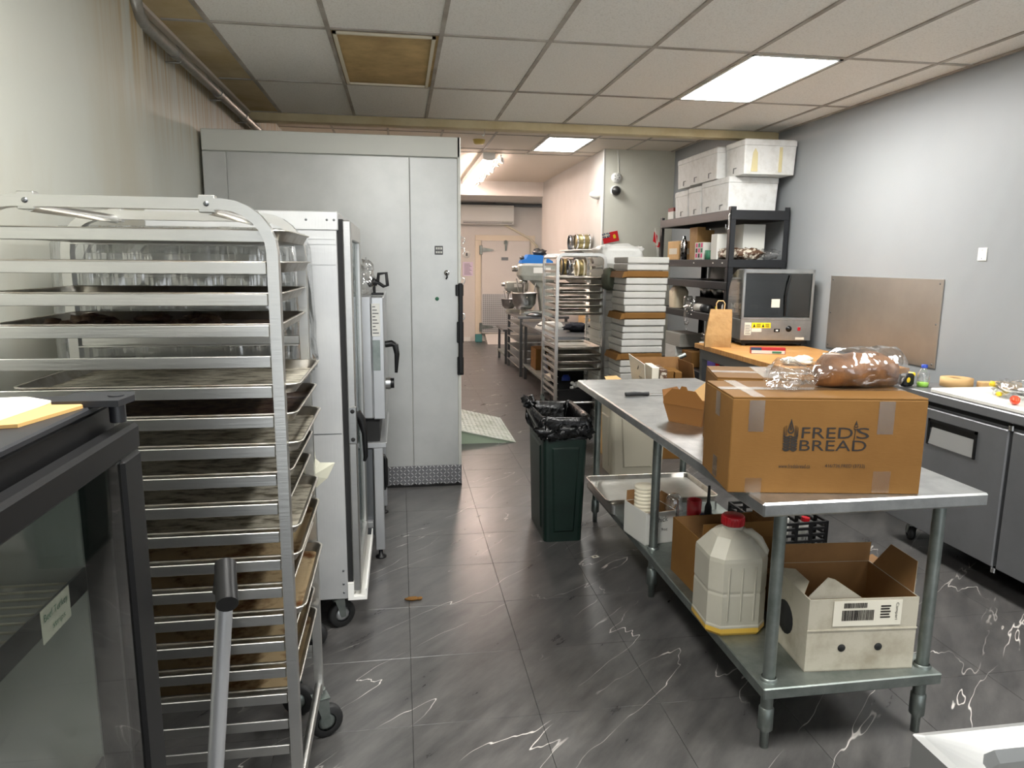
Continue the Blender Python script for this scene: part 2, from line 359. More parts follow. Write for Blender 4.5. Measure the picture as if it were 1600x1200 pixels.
def dup(t, loc, label=None, rz=None):
    r = t.copy(); COL.objects.link(r); r.location = loc; ORG[r.name] = (Vector(loc), None, None)
    if rz is not None: r.rotation_euler = (0, 0, rz)
    if label: r['label'] = label
    for ch in list(t.children):
        c = ch.copy(); COL.objects.link(c); c.parent = r
        for g in list(ch.children): d = g.copy(); COL.objects.link(d); d.parent = c
    return r
def text(name, s, o, ux, uy, w, h, mat, parent, local=False):
    """flat lettering: o lower left corner, ux reading direction, uy up, fitted to w x h"""
    cu = bpy.data.curves.new(name, 'FONT'); cu.body = s; cu.resolution_u = 3
    tmp = bpy.data.objects.new(name, cu); COL.objects.link(tmp)
    me = bpy.data.meshes.new_from_object(tmp); vs = [v.co.copy() for v in me.vertices]; fs = [list(p.vertices) for p in me.polygons]
    bpy.data.objects.remove(tmp); bpy.data.curves.remove(cu); bpy.data.meshes.remove(me)
    x0 = min(v.x for v in vs); x1 = max(v.x for v in vs); y0 = min(v.y for v in vs); y1 = max(v.y for v in vs)
    o, ux, uy = Vector(o), Vector(ux).normalized(), Vector(uy).normalized()
    mb = MB(mat); mb.add([o + ux*((v.x-x0)/(x1-x0)*w) + uy*((v.y-y0)/(y1-y0)*h) for v in vs], fs)
    return mb.build(name, parent, local)
def rrect(x0, x1, y0, y1, z, r, n=4):
    out = []
    for cx, cy, a0 in ((x1-r, y1-r, 0), (x0+r, y1-r, PI/2), (x0+r, y0+r, PI), (x1-r, y0+r, 3*PI/2)):
        for k in range(n+1):
            a = a0 + PI/2*k/n; out.append((cx+r*math.cos(a), cy+r*math.sin(a), z))
    return out
def arc(c, r, a0, a1, n, u, v):
    c, u, v = Vector(c), Vector(u), Vector(v)
    return [c + u*r*math.cos(a0+(a1-a0)*k/n) + v*r*math.sin(a0+(a1-a0)*k/n) for k in range(n+1)]

# ================================================================== SETTING
# floor: slab plus vinyl tiles
fl = struct('floor', MB(floorgap_m).box(-1.4, 4.1, -2.6, 14.7, -.08, -.003))
PX, PY = .457, .4415
xs = [.017 + PX*k for k in range(-3, 9)]; ys = [2.729 + PY*k for k in range(-12, 28)]
tm = MB(floor_m).box(.0007, PX-.0007, .0007, PY-.0007, -.0035, 0, .0008).mesh('floor_tile')
rest = MB(floor_m)
for j, y in enumerate(ys):
    for x in xs:
        if x+PX > 4.0: continue
        if 1.35 < y < 9.0 and x+PX < 3.62 and x > -1.2:
            o = bpy.data.objects.new('floor_tile', tm); COL.objects.link(o); o.parent = fl; o.location = (x, y, 0)
        else: rest.box(x+.0007, x+PX-.0007, y+.0007, y+PY-.0007, -.0035, 0, .0008)
o = rest.build('far_floor_tiles', fl); o['kind'] = 'stuff'

struct('wall_left', MB(wall_l).box(-1.40, -1.27, 3.8, 14.7, 0, 3.3))
struct('wall_left_front', MB(wall_l).box(-1.40, -1.20, -2.6, 3.88, 0, 3.3, .004))
struct('wall_right', MB(wall_m).box(3.55, 3.70, -2.6, 9.12, 0, 3.3))
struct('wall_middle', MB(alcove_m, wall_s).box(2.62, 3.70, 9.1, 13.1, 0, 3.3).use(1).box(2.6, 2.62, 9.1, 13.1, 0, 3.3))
struct('trim_1', MB(white_p).box(2.592, 2.612, 9.092, 9.112, 0, 3.05, .003))
struct('wall_back', MB(wall_c).box(-1.4, 4.1, 14.6, 14.75, 0, 3.3))
struct('wall_recess', MB(wall_c).box(4.0, 4.1, 13.1, 14.6, 0, 3.3))
# shop front behind the camera: wall with a broad window opening
f = MB(wall_m); f.box(-1.4, -.9, -2.7, -2.6, 0, 3.3); f.box(3.2, 3.7, -2.7, -2.6, 0, 3.3); f.box(-.9, 3.2, -2.7, -2.6, 0, .12); f.box(-.9, 3.2, -2.7, -2.6, 2.7, 3.3)
struct('wall_front', f)
f = MB(steel_d)
for x in (-.9, .45, 1.8, 3.15): f.box(x, x+.05, -2.69, -2.61, .12, 2.7)
f.box(-.9, 3.2, -2.69, -2.61, .12, .17); f.box(-.9, 3.2, -2.69, -2.61, 2.65, 2.7)
struct('window_1', f)

# ceiling: suspended grid with lay-in tiles
CZ = 2.848
ce = struct('ceiling', MB(dark_m).box(-1.4, 3.7, -2.7, 6.56, CZ+.05, CZ+.12))
gx = [-.9685 + .61*k for k in range(8)]; gy = [4.182 + 1.22*k for k in range(-5, 2)] + [6.5]
cols = [-1.27] + gx + [3.55]; rows = [-2.65] + gy
def cell(x0, x1, y0, y1, m, drop=0):
    MB(m).box(x0+.004, x1-.004, y0+.004, y1-.004, CZ+.003-drop, CZ+.018-drop, .002).build('ceiling_tile', ce)
for j in range(len(rows)-1):
    for i in range(len(cols)-1):
        x0, x1, y0, y1 = cols[i], cols[i+1], rows[j], rows[j+1]
        lightcell = (i == 6 and abs(y0-4.182) < .01) or (i in (2, 6) and abs(y0-(4.182-3.66)) < .01)
        if lightcell: continue
        m = ceil_m
        if i == 0: m = ceil_d
        if i == 2 and abs(y0-4.182) < .01: m = ceil_b
        cell(x0, x1, y0, y1, m, random.uniform(0, .002))
for x in gx:
    MB(grid_m).box(x-.012, x+.012, -2.6, 6.5, CZ-.006, CZ+.002).build('grid_bar', ce)
for y in gy:
    MB(grid_m).box(-1.2, 3.55, y-.012, y+.012, CZ-.005, CZ+.001).build('grid_bar', ce)
MB(ceil2_m).box(-1.27, -1.21, 3.8, 6.5, CZ-.02, CZ+.0).build('wall_angle', ce)
MB(grid_m).box(3.525, 3.55, -2.6, 6.5, CZ-.01, CZ+.0).build('wall_angle', ce)
# loose frame round the dead light cover
f = MB(ivory_p); x0, x1, y0, y1 = gx[1]+.02, gx[2]-.03, 4.182+.03, 5.40-.04
f.box(x0, x1, y0, y0+.02, CZ-.014, CZ-.002); f.box(x0, x1, y1-.02, y1, CZ-.014, CZ-.002); f.box(x0, x0+.02, y0, y1, CZ-.014, CZ-.002); f.box(x1-.02, x1, y0, y1, CZ-.014, CZ-.002)
f.build('light_frame', ce)
# step up to the back ceiling
struct('trim_2', MB(beam_m).box(-1.27, 3.55, 6.5, 6.62, 2.775, 2.845, .004))
struct('trim_3', MB(ceil2_m).box(-1.27, 3.55, 6.56, 6.66, 2.84, 3.2))
C2 = 3.05
cb = struct('ceiling_back', MB(dark_m).box(-1.4, 4.1, 6.6, 9.72, C2+.03, C2+.1))
bx = [-1.27] + [-.7 + .6*k for k in range(8)]; by = [6.66, 7.25, 8.35, 9.42, 9.72]
for j in range(len(by)-1):
    for i in range(len(bx)):
        x0 = bx[i]; x1 = bx[i+1] if i+1 < len(bx) else 3.55
        if i == 5 and j == 2: continue
        MB(ceil2_m if (i, j) != (1, 0) else ceil_d).box(x0+.004, x1-.004, by[j]+.004, by[j+1]-.004, C2+.001, C2+.014, .002).build('ceiling_tile', cb)
for x in bx[1:]: MB(grid_m).box(x-.012, x+.012, 6.66, 9.72, C2-.006, C2).build('grid_bar', cb)
for y in by[1:]: MB(grid_m).box(-1.27, 3.55, y-.012, y+.012, C2-.005, C2+.001).build('grid_bar', cb)
struct('ceiling_corridor', MB(ceil2_m).box(-1.4, 4.1, 9.72, 14.7, C2, C2+.1))
struct('trim_4', MB(wall_c).box(-1.4, 4.1, 13.0, 14.65, 2.80, 3.06))
struct('baseboard_back', MB(white_p).box(1.1, 1.42, 14.56, 14.6, 0, .09, .004))

# lights
glow2_m = M('dimmed_light_panel', (255, 253, 248), .5, emit=PANEL_W*.55)  # emission lowered to keep the nearby corridor wall from overexposing
def panel(x0, x1, y0, y1, z, label, gm=None):
    t = T('ceiling_light', label, 'ceiling light', ((x0+x1)/2, (y0+y1)/2, z), group='lit ceiling panels')
    f = MB(white_p)
    f.box(x0, x1, y0, y0+.022, z-.008, z+.03); f.box(x0, x1, y1-.022, y1, z-.008, z+.03); f.box(x0, x0+.022, y0, y1, z-.008, z+.03); f.box(x1-.022, x1, y0, y1, z-.008, z+.03)
    f.build('light_frame', t)
    MB(gm or glow_m).box(x0+.022, x1-.022, y0+.022, y1-.022, z-.002, z+.02).build('diffuser', t)
panel(gx[5]+.012, gx[6]-.012, 4.2, 5.385, CZ, 'bright white ceiling panel above the prep table, nearest to the right wall')
panel(gx[1]+.012, gx[2]-.012, .54, 1.72, CZ, 'added ceiling panel over the black display fridge, out of view')  # unseen lamp, added to light the front of the room
panel(gx[5]+.012, gx[6]-.012, .54, 1.72, CZ, 'added ceiling panel over the steel sink, out of view')  # second unseen lamp, added for more front light
panel(1.72, 2.28, 8.37, 9.4, C2, 'lit ceiling panel beyond the yellowed beam', glow2_m)
t = T('tube_light', 'hanging fluorescent tube strip light along the corridor ceiling', 'strip light', (1.2, 11.2, 2.9))
f = MB(white_p); f.prism([(1.12, C2-.001), (1.12, 2.97), (1.16, 2.95), (1.24, 2.95), (1.28, 2.97), (1.28, C2-.001)], 9.7, 12.9); f.build('housing', t)
for x in (1.165, 1.235):
    MB(tube_m).cyl((x, 9.75, 2.93), (x, 11.25, 2.93), .016, n=10).build('tube', t); MB(tube_m).cyl((x, 11.3, 2.93), (x, 12.85, 2.93), .016, n=10).build('tube', t)
t = T('tube_light', 'fluorescent tube strip light tucked behind the walk-in cooler', 'strip light', (.1, 11.6, 2.9))
f = MB(white_p); f.prism([(.02, C2-.001), (.02, 2.97), (.06, 2.95), (.14, 2.95), (.18, 2.97), (.18, C2-.001)], 10.2, 12.95); f.build('housing', t)
for x in (.065, .135): MB(tube_m).cyl((x, 10.25, 2.93), (x, 12.9, 2.93), .016, n=10).build('tube', t)
f = MB(white_p); pts = [(1.33+.03*math.sin(k*1.9), 9.5+.14*k, 2.96+.03*math.cos(k*2.7)) for k in range(24)]; f.tube(pts, .012, 6); f.tube([(p[0]+.03, p[1]+.05, p[2]-.02) for p in pts], .01, 6)
tag(f.build('white_cable', None), 'loose white cables tangled along the tube strip light', 'cable')

# ================================================================== LEFT SIDE
# conduit under the ceiling edge
t = T('conduit_pipe', 'dirty grey metal conduit running under the left ceiling edge', 'pipe', (-1.2, 5.2, 2.74))
MB(galvpipe_m).cyl((-1.195, 3.86, 2.735), (-1.195, 7.4, 2.735), .031, n=14).build('pipe', t)
for y in (4.35, 5.3, 6.1):
    MB(galvpipe_m).cyl((-1.195, y, 2.735), (-1.195, y+.06, 2.735), .036, n=14).build('coupling', t)
    MB(galvpipe_m).tube([(-1.27, y+.1, 2.70), (-1.195, y+.1, 2.70), (-1.165, y+.1, 2.735), (-1.195, y+.1, 2.77)], .006, 6).build('hanger', t)
MB(galvpipe_m).tube([(-1.195, 3.86, 2.735), (-1.195, 3.80, 2.75), (-1.19, 3.76, 2.79), (-1.19, 3.75, 2.86)], .034, 12).build('elbow', t)

# walk-in cooler
t = T('walk_in_cooler', 'large pale metal walk-in cooler with tread plate along its foot', 'cooler', (-.4, 5.02, 0))
CY = 5.02
MB(cool_t).box(-1.25, .412, CY+.012, 8.2, 0, 2.44).build('body', t)
for x0, x1 in ((-1.25, -1.103), (-1.1, .0755), (.0785, .42)):
    MB(cool_m).box(x0, x1, CY, CY+.02, .02, 2.311, .003).build('panel', t)
MB(cool_t).box(-1.25, .42, CY-.004, CY+.02, 2.315, 2.45, .004).build('top_band', t)
MB(cool_t).box(.40, .424, CY-.004, CY+.05, .15, 2.45, .004).build('corner_trim', t)
f = MB(tread_d, black_dirt); f.box(-.6, .424, CY-.012, CY, .012, .155, .002); f.build('kick_plate', t)
f = MB(tread_m)
for i in range(40):
    for j in range(6):
        cx, cz = -.59+.0262*i, .025+.0245*j; a = PI/4 if (i+j) % 2 else -PI/4
        if cx > .41: continue
        d = Vector((math.cos(a), 0, math.sin(a)))*.0135; e = Vector((-math.sin(a), 0, math.cos(a)))*.0042; c = Vector((cx, CY-.0125, cz)); h = Vector((0, -.006, 0))
        f.add([c-d, c-e, c+d, c+e, c-d*.5+h, c-e*.4+h, c+d*.5+h, c+e*.4+h], [(4, 5, 6, 7), (0, 1, 5, 4), (1, 2, 6, 5), (2, 3, 7, 6), (3, 0, 4, 7)])
o = f.build('treads', t); o['kind'] = 'stuff'
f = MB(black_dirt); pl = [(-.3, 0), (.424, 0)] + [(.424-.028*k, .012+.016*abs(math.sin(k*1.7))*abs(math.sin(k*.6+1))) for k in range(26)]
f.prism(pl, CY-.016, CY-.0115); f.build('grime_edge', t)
d = MB(cool_m).box(.412, .450, 6.22, 7.20, .16, 2.12, .006).build('door', t); MB(chrome_m).tube([(.45, 6.30, 1.0), (.50, 6.30, 1.0), (.50, 6.30, 1.2), (.45, 6.30, 1.2)], .01, 8).build('door_handle', d)
MB(inkgr_m).box(.243, .30, CY-.005, CY, 1.665, 1.725, .003).build('badge', t)
f = MB(cool_t)
for k in range(3): f.box(.25+.016*k, .262+.016*k, CY-.007, CY-.005, 1.70, 1.715); f.box(.25+.016*k, .262+.016*k, CY-.007, CY-.005, 1.675, 1.688)
f.build('badge_mark', t)
MB(inkg_m).lathe((.256, CY, 1.36), [(0, -.006), (.012, -.006), (.014, 0)], 14, 'y').build('green_plug', t)
MB(chrome_m, black_m).lathe((.325, CY, 1.54), [(0, -.008), (.018, -.008), (.02, 0)], 14, 'y').use(1).tube([(.325, CY-.01, 1.54), (.325, CY-.03, 1.525), (.325, CY-.035, 1.51), (.32, CY-.02, 1.50)], .006, 6).build('hook', t)
f = MB(black_m); f.box(.404, .436, CY-.03, CY-.004, .83, 1.47, .006); f.box(.385, .44, CY-.022, CY-.004, 1.38, 1.46, .004); f.box(.393, .44, CY-.022, CY-.004, 1.05, 1.20, .004); f.box(.395, .44, CY-.022, CY-.004, .82, .95, .004)
f.build('door_latch', t, label='black latch strip on the corner')
for z in (1.77, 1.70, 1.49, 1.24):
    MB(chrome_m).tube([(.424, CY+.02, z+.02), (.45, CY+.02, z+.01), (.452, CY+.02, z-.01), (.44, CY+.02, z-.03)], .004, 6).build('wall_hook', t)

# combi oven on its stand
t = T('oven_stand', 'stainless oven stand with drawer handle and adjustable feet', 'stand', (-.5, 4.15, 0))
MB(oven_m).box(-.92, -.085, 3.75, 4.55, .628, .66, .004).build('top', t)
for x, y in ((-.13, 3.78), (-.13, 4.5), (-.9, 3.78), (-.9, 4.5)):
    l = MB(oven_m).box(x-.025, x+.025, y-.025, y+.025, .05, .63, .003).build('leg', t)
    MB(black_m).lathe((x, y, 0), [(0, 0), (.03, 0), (.03, .008), (.012, .016), (.012, .05)], 12).build('foot', l)
MB(steel_d).box(-.92, -.16, 3.8, 4.52, .12, .615, .004).build('drawer_cabinet', t)
MB(oven_m).box(-.28, -.165, 3.755, 3.80, .18, .215, .003).build('rail', t)
f = MB(black_m); f.tube([(-.16, 3.95, .34), (-.105, 3.95, .34), (-.098, 3.95, .36), (-.098, 3.95, .51), (-.105, 3.95, .53), (-.16, 3.95, .53)], .012, 8); f.build('handle', t)
t = T('combi_oven', 'stainless combi oven with black lever handle behind the proofing cabinet', 'oven', (-.5, 4.15, .66))
MB(oven_m).box(-.93, -.15, 3.75, 4.55, .79, 1.44, .006).build('body', t)
MB(oven_m).box(-.15, -.085, 3.752, 4.55, .785, 1.435, .006).build('door', t)
MB(dark_m).box(-.90, -.12, 3.78, 4.5, .66, .79).build('base', t)
MB(wcard_m).box(-.148, -.105, 3.747, 3.752, 1.23, 1.40, .001).build('notice', t, label='printed notice sticker')
f = MB(inkgr_m)
for k in range(9): f.box(-.143, -.112-.008*(k % 3), 3.7455, 3.747, 1.245+.017*k, 1.250+.017*k)
f.build('notice_print', t)
MB(galv_m).box(-.146, -.108, 3.747, 3.752, 1.05, 1.21, .001).build('data_plate', t)
f = MB(black_m); f.tube([(-.085, 3.86, 1.175), (-.05, 3.86, 1.18), (-.03, 3.86, 1.17), (-.022, 3.86, 1.12), (-.028, 3.86, 1.02)], [.018, .018, .018, .014, .008], 10); f.build('handle', t)
MB(black_m, steel_m).cyl((-.06, 3.88, .96), (-.04, 3.88, .96), .028, n=16).use(1).cyl((-.085, 3.88, .96), (-.06, 3.88, .96), .034, n=16).build('knob', t)
# things on the oven
f = MB(film_m); f.blob((0, 0, .07), (.07, .1, .075), .35, 3, 20, 12); f.blob((.02, 0, .13), (.03, .05, .06), .6, 5, 14, 8)
solo(f, 'plastic_bag', 'crumpled clear plastic bag lying on top of the oven', 'bag', (-.19, 3.87, 1.44))
f = MB(black_m); f.tube([(-.05, 0, .05), (-.02, 0, .07), (.0, 0, .06)], [.012, .022, .015], 8); f.tube([(0, 0, .07), (.005, 0, .11), (.045, 0, .115), (.05, 0, .05), (.03, 0, .045), (.0, 0, .065)], .009, 8); f.tube([(-.02, 0, .055), (-.018, 0, .0)], .008, 6); f.box(-.035, .03, -.02, .02, 0, .012, .002)
solo(f, 'clamp', 'small black open-handled clamp standing on the oven edge', 'clamp', (-.115, 3.85, 1.44))

# holding cabinet
t = T('proofing_cabinet', 'tall aluminium holding cabinet with clear door, behind the pan racks', 'cabinet', (-.6, 3.3, 0))
MB(cab_m).box(-.95, -.245, 2.95, 3.66, .17, 1.80, .003).build('body', t)
MB(cab_m).box(-.955, -.238, 2.944, 3.665, 1.735, 1.808, .003).build('top_rim', t)
f = MB(steel_d)
for x in (-.36, -.28, -.253): f.lathe((x, 2.944, 1.775), [(0, -.003), (.004, -.003), (.005, 0)], 8, 'y')
for z in (.20, .24, .30): f.lathe((-.262, 2.95, z), [(0, -.003), (.004, -.003), (.005, 0)], 8, 'y')
f.build('rivet', t, kind='stuff')
for z in (1.70, 1.68, 1.60): MB(cab_m).box(-.95, -.25, 2.947, 2.951, z, z+.004).build('seam', t)
MB(steel_d).box(-.95, -.25, 2.948, 2.951, .905, .908).build('seam', t)
MB(dark_m).box(-.245, -.222, 2.965, 3.65, .2, 1.78).build('door_gasket', t)
d = MB(alu_m); d.box(-.222, -.19, 2.955, 3.02, .2, 1.775, .004); d.box(-.222, -.19, 3.60, 3.655, .2, 1.775, .004); d.box(-.222, -.19, 3.02, 3.60, 1.70, 1.775, .004); d.box(-.222, -.19, 3.02, 3.60, .2, .28, .004)
d = d.build('door', t)
MB(glass_m).box(-.21, -.204, 3.02, 3.60, .28, 1.70).build('window', d)
f = MB(steel_m, dark_m); f.box(-.222, -.186, 2.947, 2.956, .86, 1.02, .004); f.use(1)
for z in (.88, 1.0): f.lathe((-.204, 2.947, z), [(0, -.002), (.009, -.002), (.009, 0)], 10, 'y')
f.build('latch_plate', d)
f = MB(black_m); f.tube([(-.19, 2.97, .99), (-.17, 2.97, .96), (-.158, 2.97, .90), (-.156, 2.97, .80), (-.162, 2.97, .78)], [.02, .018, .012, .010, .006], 10); f.build('handle', d)
f = MB(white_p); f.box(-.245, -.165, 2.945, 3.66, .165, .18); f.box(-.17, -.165, 2.945, 3.66, .18, .215); f.box(-.245, -.22, 2.945, 3.66, .18, .24); f.build('bumper', t, label='scuffed white bumper channel')
def caster(x, y, t, h=.17, r=.06, w=.03, hubm=steel_d, ang=0., wheel=rubber_m):
    M4 = Matrix.Translation((x, y, 0)) @ Matrix.Rotation(ang, 4, 'Z')
    c = MB(galv_m)
    def P(a, b, z): return M4 @ Vector((a, b, z))
    c.cyl(P(0, 0, h-.03), P(0, 0, h), .02, n=10)
    for s in (-1, 1): c.add([P(-.02, s*(w/2+.004), h-.03), P(.025, s*(w/2+.004), h-.03), P(.03, s*(w/2+.004), r-.01), P(.008, s*(w/2+.004), r-.01),
                             P(-.02, s*(w/2+.008), h-.03), P(.025, s*(w/2+.008), h-.03), P(.03, s*(w/2+.008), r-.01), P(.008, s*(w/2+.008), r-.01)],
                            [(0, 1, 2, 3), (7, 6, 5, 4), (0, 4, 5, 1), (1, 5, 6, 2), (2, 6, 7, 3), (3, 7, 4, 0)])
    c.add([P(-.025, -w/2-.008, h-.034), P(.03, -w/2-.008, h-.034), P(.03, w/2+.008, h-.034), P(-.025, w/2+.008, h-.034), P(-.025, -w/2-.008, h-.028), P(.03, -w/2-.008, h-.028), P(.03, w/2+.008, h-.028), P(-.025, w/2+.008, h-.028)],
          [(0, 3, 2, 1), (4, 5, 6, 7), (0, 1, 5, 4), (1, 2, 6, 5), (2, 3, 7, 6), (3, 0, 4, 7)])
    c = c.build('caster', t)
    wv = MB(wheel, hubm); wv.lathe((0, 0, 0), [(r*.55, -w/2), (r*.9, -w/2), (r, -w*.3), (r, w*.3), (r*.9, w/2), (r*.55, w/2)], 22, 'y').use(1).lathe((0, 0, 0), [(0, -w*.55), (r*.3, -w*.55), (r*.56, -w*.35), (r*.56, w*.35), (r*.3, w*.55), (0, w*.55)], 16, 'y')
    wv.v = [tuple(M4 @ (Vector(v) + Vector((.018, 0, r)))) for v in wv.v]
    wv.build('wheel', c)
for x, y, a in ((-.30, 3.03, .5), (-.30, 3.58, .2), (-.88, 3.03, .4), (-.88, 3.58, 0)): caster(x, y, t, .17, .062, .034, MATS['oven_steel'], a)

# ------------------------------------------------------------------ sheet pans
def pan_mesh(L, W, mats, h=.026):
    m = MB(*mats); r = .03
    def lp(o, z, rr): return rrect(-L/2+o, L/2-o, -W/2+o, W/2-o, z, rr)
    m.loft([lp(.016, 0, r*.8), lp(.004, h-.004, r), lp(0, h-.004, r+.003), lp(-.001, h, r+.003), lp(.005, h+.001, r), lp(.007, h-.002, r), lp(.019, .002, r*.7)], True, False, True)
    m.use(1); m.add(lp(.019, .002, r*.7), [list(range(20))])
    return m.mesh('sheet_pan')
PM = {k: pan_mesh(.66, .457, (alu_p, m)) for k, m in (('clean', alu_p), ('paper', pan_paper), ('brown', pan_brown), ('crumb', pan_dark), ('white', pan_white))}
def pan(kind, loc, rz, label, group=None):
    o = bpy.data.objects.new('sheet_pan', PM[kind]); COL.objects.link(o); o.location = loc; o.rotation_euler = (0, 0, rz)
    return tag(o, label, 'tray', group)
# ------------------------------------------------------------------ bun pan racks
def bun_rack(label, loc, rz, L, W, H, n, z0, dz, group=None, ends=False, zlow=.17):
    t = T('bun_pan_rack', label, 'rack', loc, rz, group)
    R = .11
    for y in (0, W):
        p = [(0, y, zlow), (0, y, H-R)] + arc((R, y, H-R), R, PI, PI/2, 6, (1, 0, 0), (0, 0, 1))[1:] + arc((L-R, y, H-R), R, PI/2, 0, 6, (1, 0, 0), (0, 0, 1)) + [(L, y, zlow)]
        if not ends: MB(alu_m).tube(p, 0, flat=(.034, .026)).build('side_frame', t, True)
        else:
            e = 0 if y == 0 else L
            q = [(e, 0, zlow), (e, 0, H-R*.6)] + arc((e, R*.6, H-R*.6), R*.6, PI, PI/2, 6, (0, 1, 0), (0, 0, 1))[1:] + arc((e, W-R*.6, H-R*.6), R*.6, PI/2, 0, 6, (0, 1, 0), (0, 0, 1)) + [(e, W, zlow)]
            MB(alu_m).tube(q, 0, flat=(.03, .034)).build('end_frame', t, True)
            MB(alu_m).cyl((0, y, H-.03), (L, y, H-.03), .012, n=10).build('cross_tube', t, True)
        for x in ((R+.03, L-R-.03) if not ends else ()):
            b = MB(alu_m); b.box(x-.018, x+.018, y-.016 if y == 0 else y-.01, y+.01 if y == 0 else y+.016, H-.02, H+.02, .002); b = b.build('bracket', t, True)
            yy = y-.016 if y == 0 else y+.016
            MB(steel_d).lathe((x, yy, H), [(0, -.004), (.006, -.004), (.007, 0), (.007, .004), (0, .004)], 8, 'y').build('bolt', b, True)
        for k in range(n):
            z = z0-dz*k; s = 1 if y == 0 else -1
            m = MB(alu_m); m.box(.017, L-.017, y-.004, y+.002, z-.014, z+.014, .0015); m.box(.017, L-.017, y+s*.002, y+s*.034, z-.014, z-.011)
            m.build('runner', t, True)
    for x in (R+.03, L-R-.03): MB(alu_m).cyl((x, 0, H-.012), (x, W, H-.012), .012, n=10).build('cross_tube', t, True)
    for x in (0, L): MB(alu_m).cyl((x, 0, zlow+.03), (x, W, zlow+.03), .013, n=10).build('cross_tube', t, True)
    M4 = Matrix.LocRotScale(*ORG[t.name])
    for x, y in ((.0, .0), (.0, W), (L, 0), (L, W)):
        q = M4 @ Vector((x, y, 0)); caster(q.x, q.y, t, zlow+.01, .058, .032, galv_m, random.uniform(-.6, .9))
    return t
RX, RY, RL, RW, RH = -.955, 1.775, .66, .50, 1.742
Z0, DZ = 1.671, .0746
bun_rack('tall aluminium pan rack full of dirty trays, beside the display fridge', (RX, RY, 0), 0, RL, RW, RH, 19, Z0, DZ, 'bun pan racks')
ordn = 'top second third fourth fifth sixth seventh eighth ninth tenth eleventh twelfth thirteenth fourteenth fifteenth sixteenth seventeenth'.split()
kinds = ['clean', 'clean', 'crumb', 'crumb', None, 'paper', 'crumb', 'paper', 'paper', 'paper', 'paper', 'brown', 'brown', 'brown', 'brown', 'brown', 'brown']
desc = {'clean': 'bare worn aluminium', 'crumb': 'crumb-covered dark', 'paper': 'parchment-lined', 'brown': 'brown baked-on'}
for k, kd in enumerate(kinds):
    if not kd: continue
    dx = {0: .03, 1: .03, 5: .045, 6: .035, 7: .045, 10: .03, 11: .03, 13: .035}.get(k, random.uniform(.0, .02))
    pan(kd, (RX+RL/2+dx, RY+RW/2, Z0-DZ*k-.010), random.uniform(-.004, .004), '%s sheet pan in the %s slot of the rack beside the display fridge' % (desc[kd], ordn[k]), 'sheet pans on the full rack')
# crumbs on the fourth pan
f = MB(pan_dark)
for k in range(26): f.blob((random.uniform(-.25, .12), random.uniform(-.17, .17), .006), (random.uniform(.015, .05), random.uniform(.01, .03), random.uniform(.006, .02)), .5, k, 8, 5)
o = solo(f, 'burnt_crumbs', 'dark burnt crumbs heaped on the fourth pan of the rack', 'crumbs', (RX+RL/2, RY+RW/2, Z0-DZ*3-.006)); o['kind'] = 'stuff'
# second rack with its film cover
bun_rack('aluminium pan rack under a clear film cover, behind the full rack', (-.985, 2.42, 0), 0, .58, .46, 1.70, 18, 1.62, .0746, 'bun pan racks')
c = MB(cover_m); loops = []
for z, o_ in ((1.72, .0), (1.715, .05), (1.66, .06), (1.5, .062), (1.38, .066), (1.3, .064), (1.24, .07), (1.2, .064)):
    lp = []
    base = rrect(-.985-o_, -.405+o_, 2.42-o_*.8, 2.88+o_*.6, z, .05, 5) if o_ else rrect(-.985, -.405, 2.44, 2.86, z, .05, 5)
    # denser loop with folds
    n = len(base)
    for i in range(n):
        a, b = Vector(base[i]), Vector(base[(i+1) % n])
        seg = max(1, int((b-a).length/.035))
        for k in range(13 if (b-a).length > .2 else 1):
            q = a + (b-a)*(k/(13 if (b-a).length > .2 else 1)); w = .014 if z < 1.7 else 0
            lp.append((q.x + w*math.sin(q.y*95+q.x*40), q.y + w*math.sin(q.x*88+z*2), q.z))
    loops.append(lp)
c.loft(loops, True, False, True)
tag(c.build('rack_cover'), 'clear plastic film cover draped over the second pan rack', 'cover')
f = MB(M('old_parchment', (196, 194, 176), .7))
f.add([(-.38, 2.33, .97), (-.30, 2.34, .985), (-.27, 2.33, .96), (-.225, 2.36, .95), (-.25, 2.35, .90), (-.29, 2.33, .87), (-.33, 2.34, .80), (-.37, 2.33, .83), (-.30, 2.30, .92)], [(0, 1, 8), (1, 2, 8), (2, 3, 8), (3, 4, 8), (4, 5, 8), (5, 6, 8), (6, 7, 8), (7, 0, 8)])
f.add([(-.36, 2.345, .99), (-.29, 2.35, 1.0), (-.28, 2.35, .93), (-.31, 2.36, .86), (-.36, 2.35, .88), (-.32, 2.325, .93)], [(0, 1, 5), (1, 2, 5), (2, 3, 5), (3, 4, 5), (4, 0, 5)])
tag(f.build('parchment_sheet'), 'crumpled parchment sheets sticking out beside the full pan rack', 'paper')

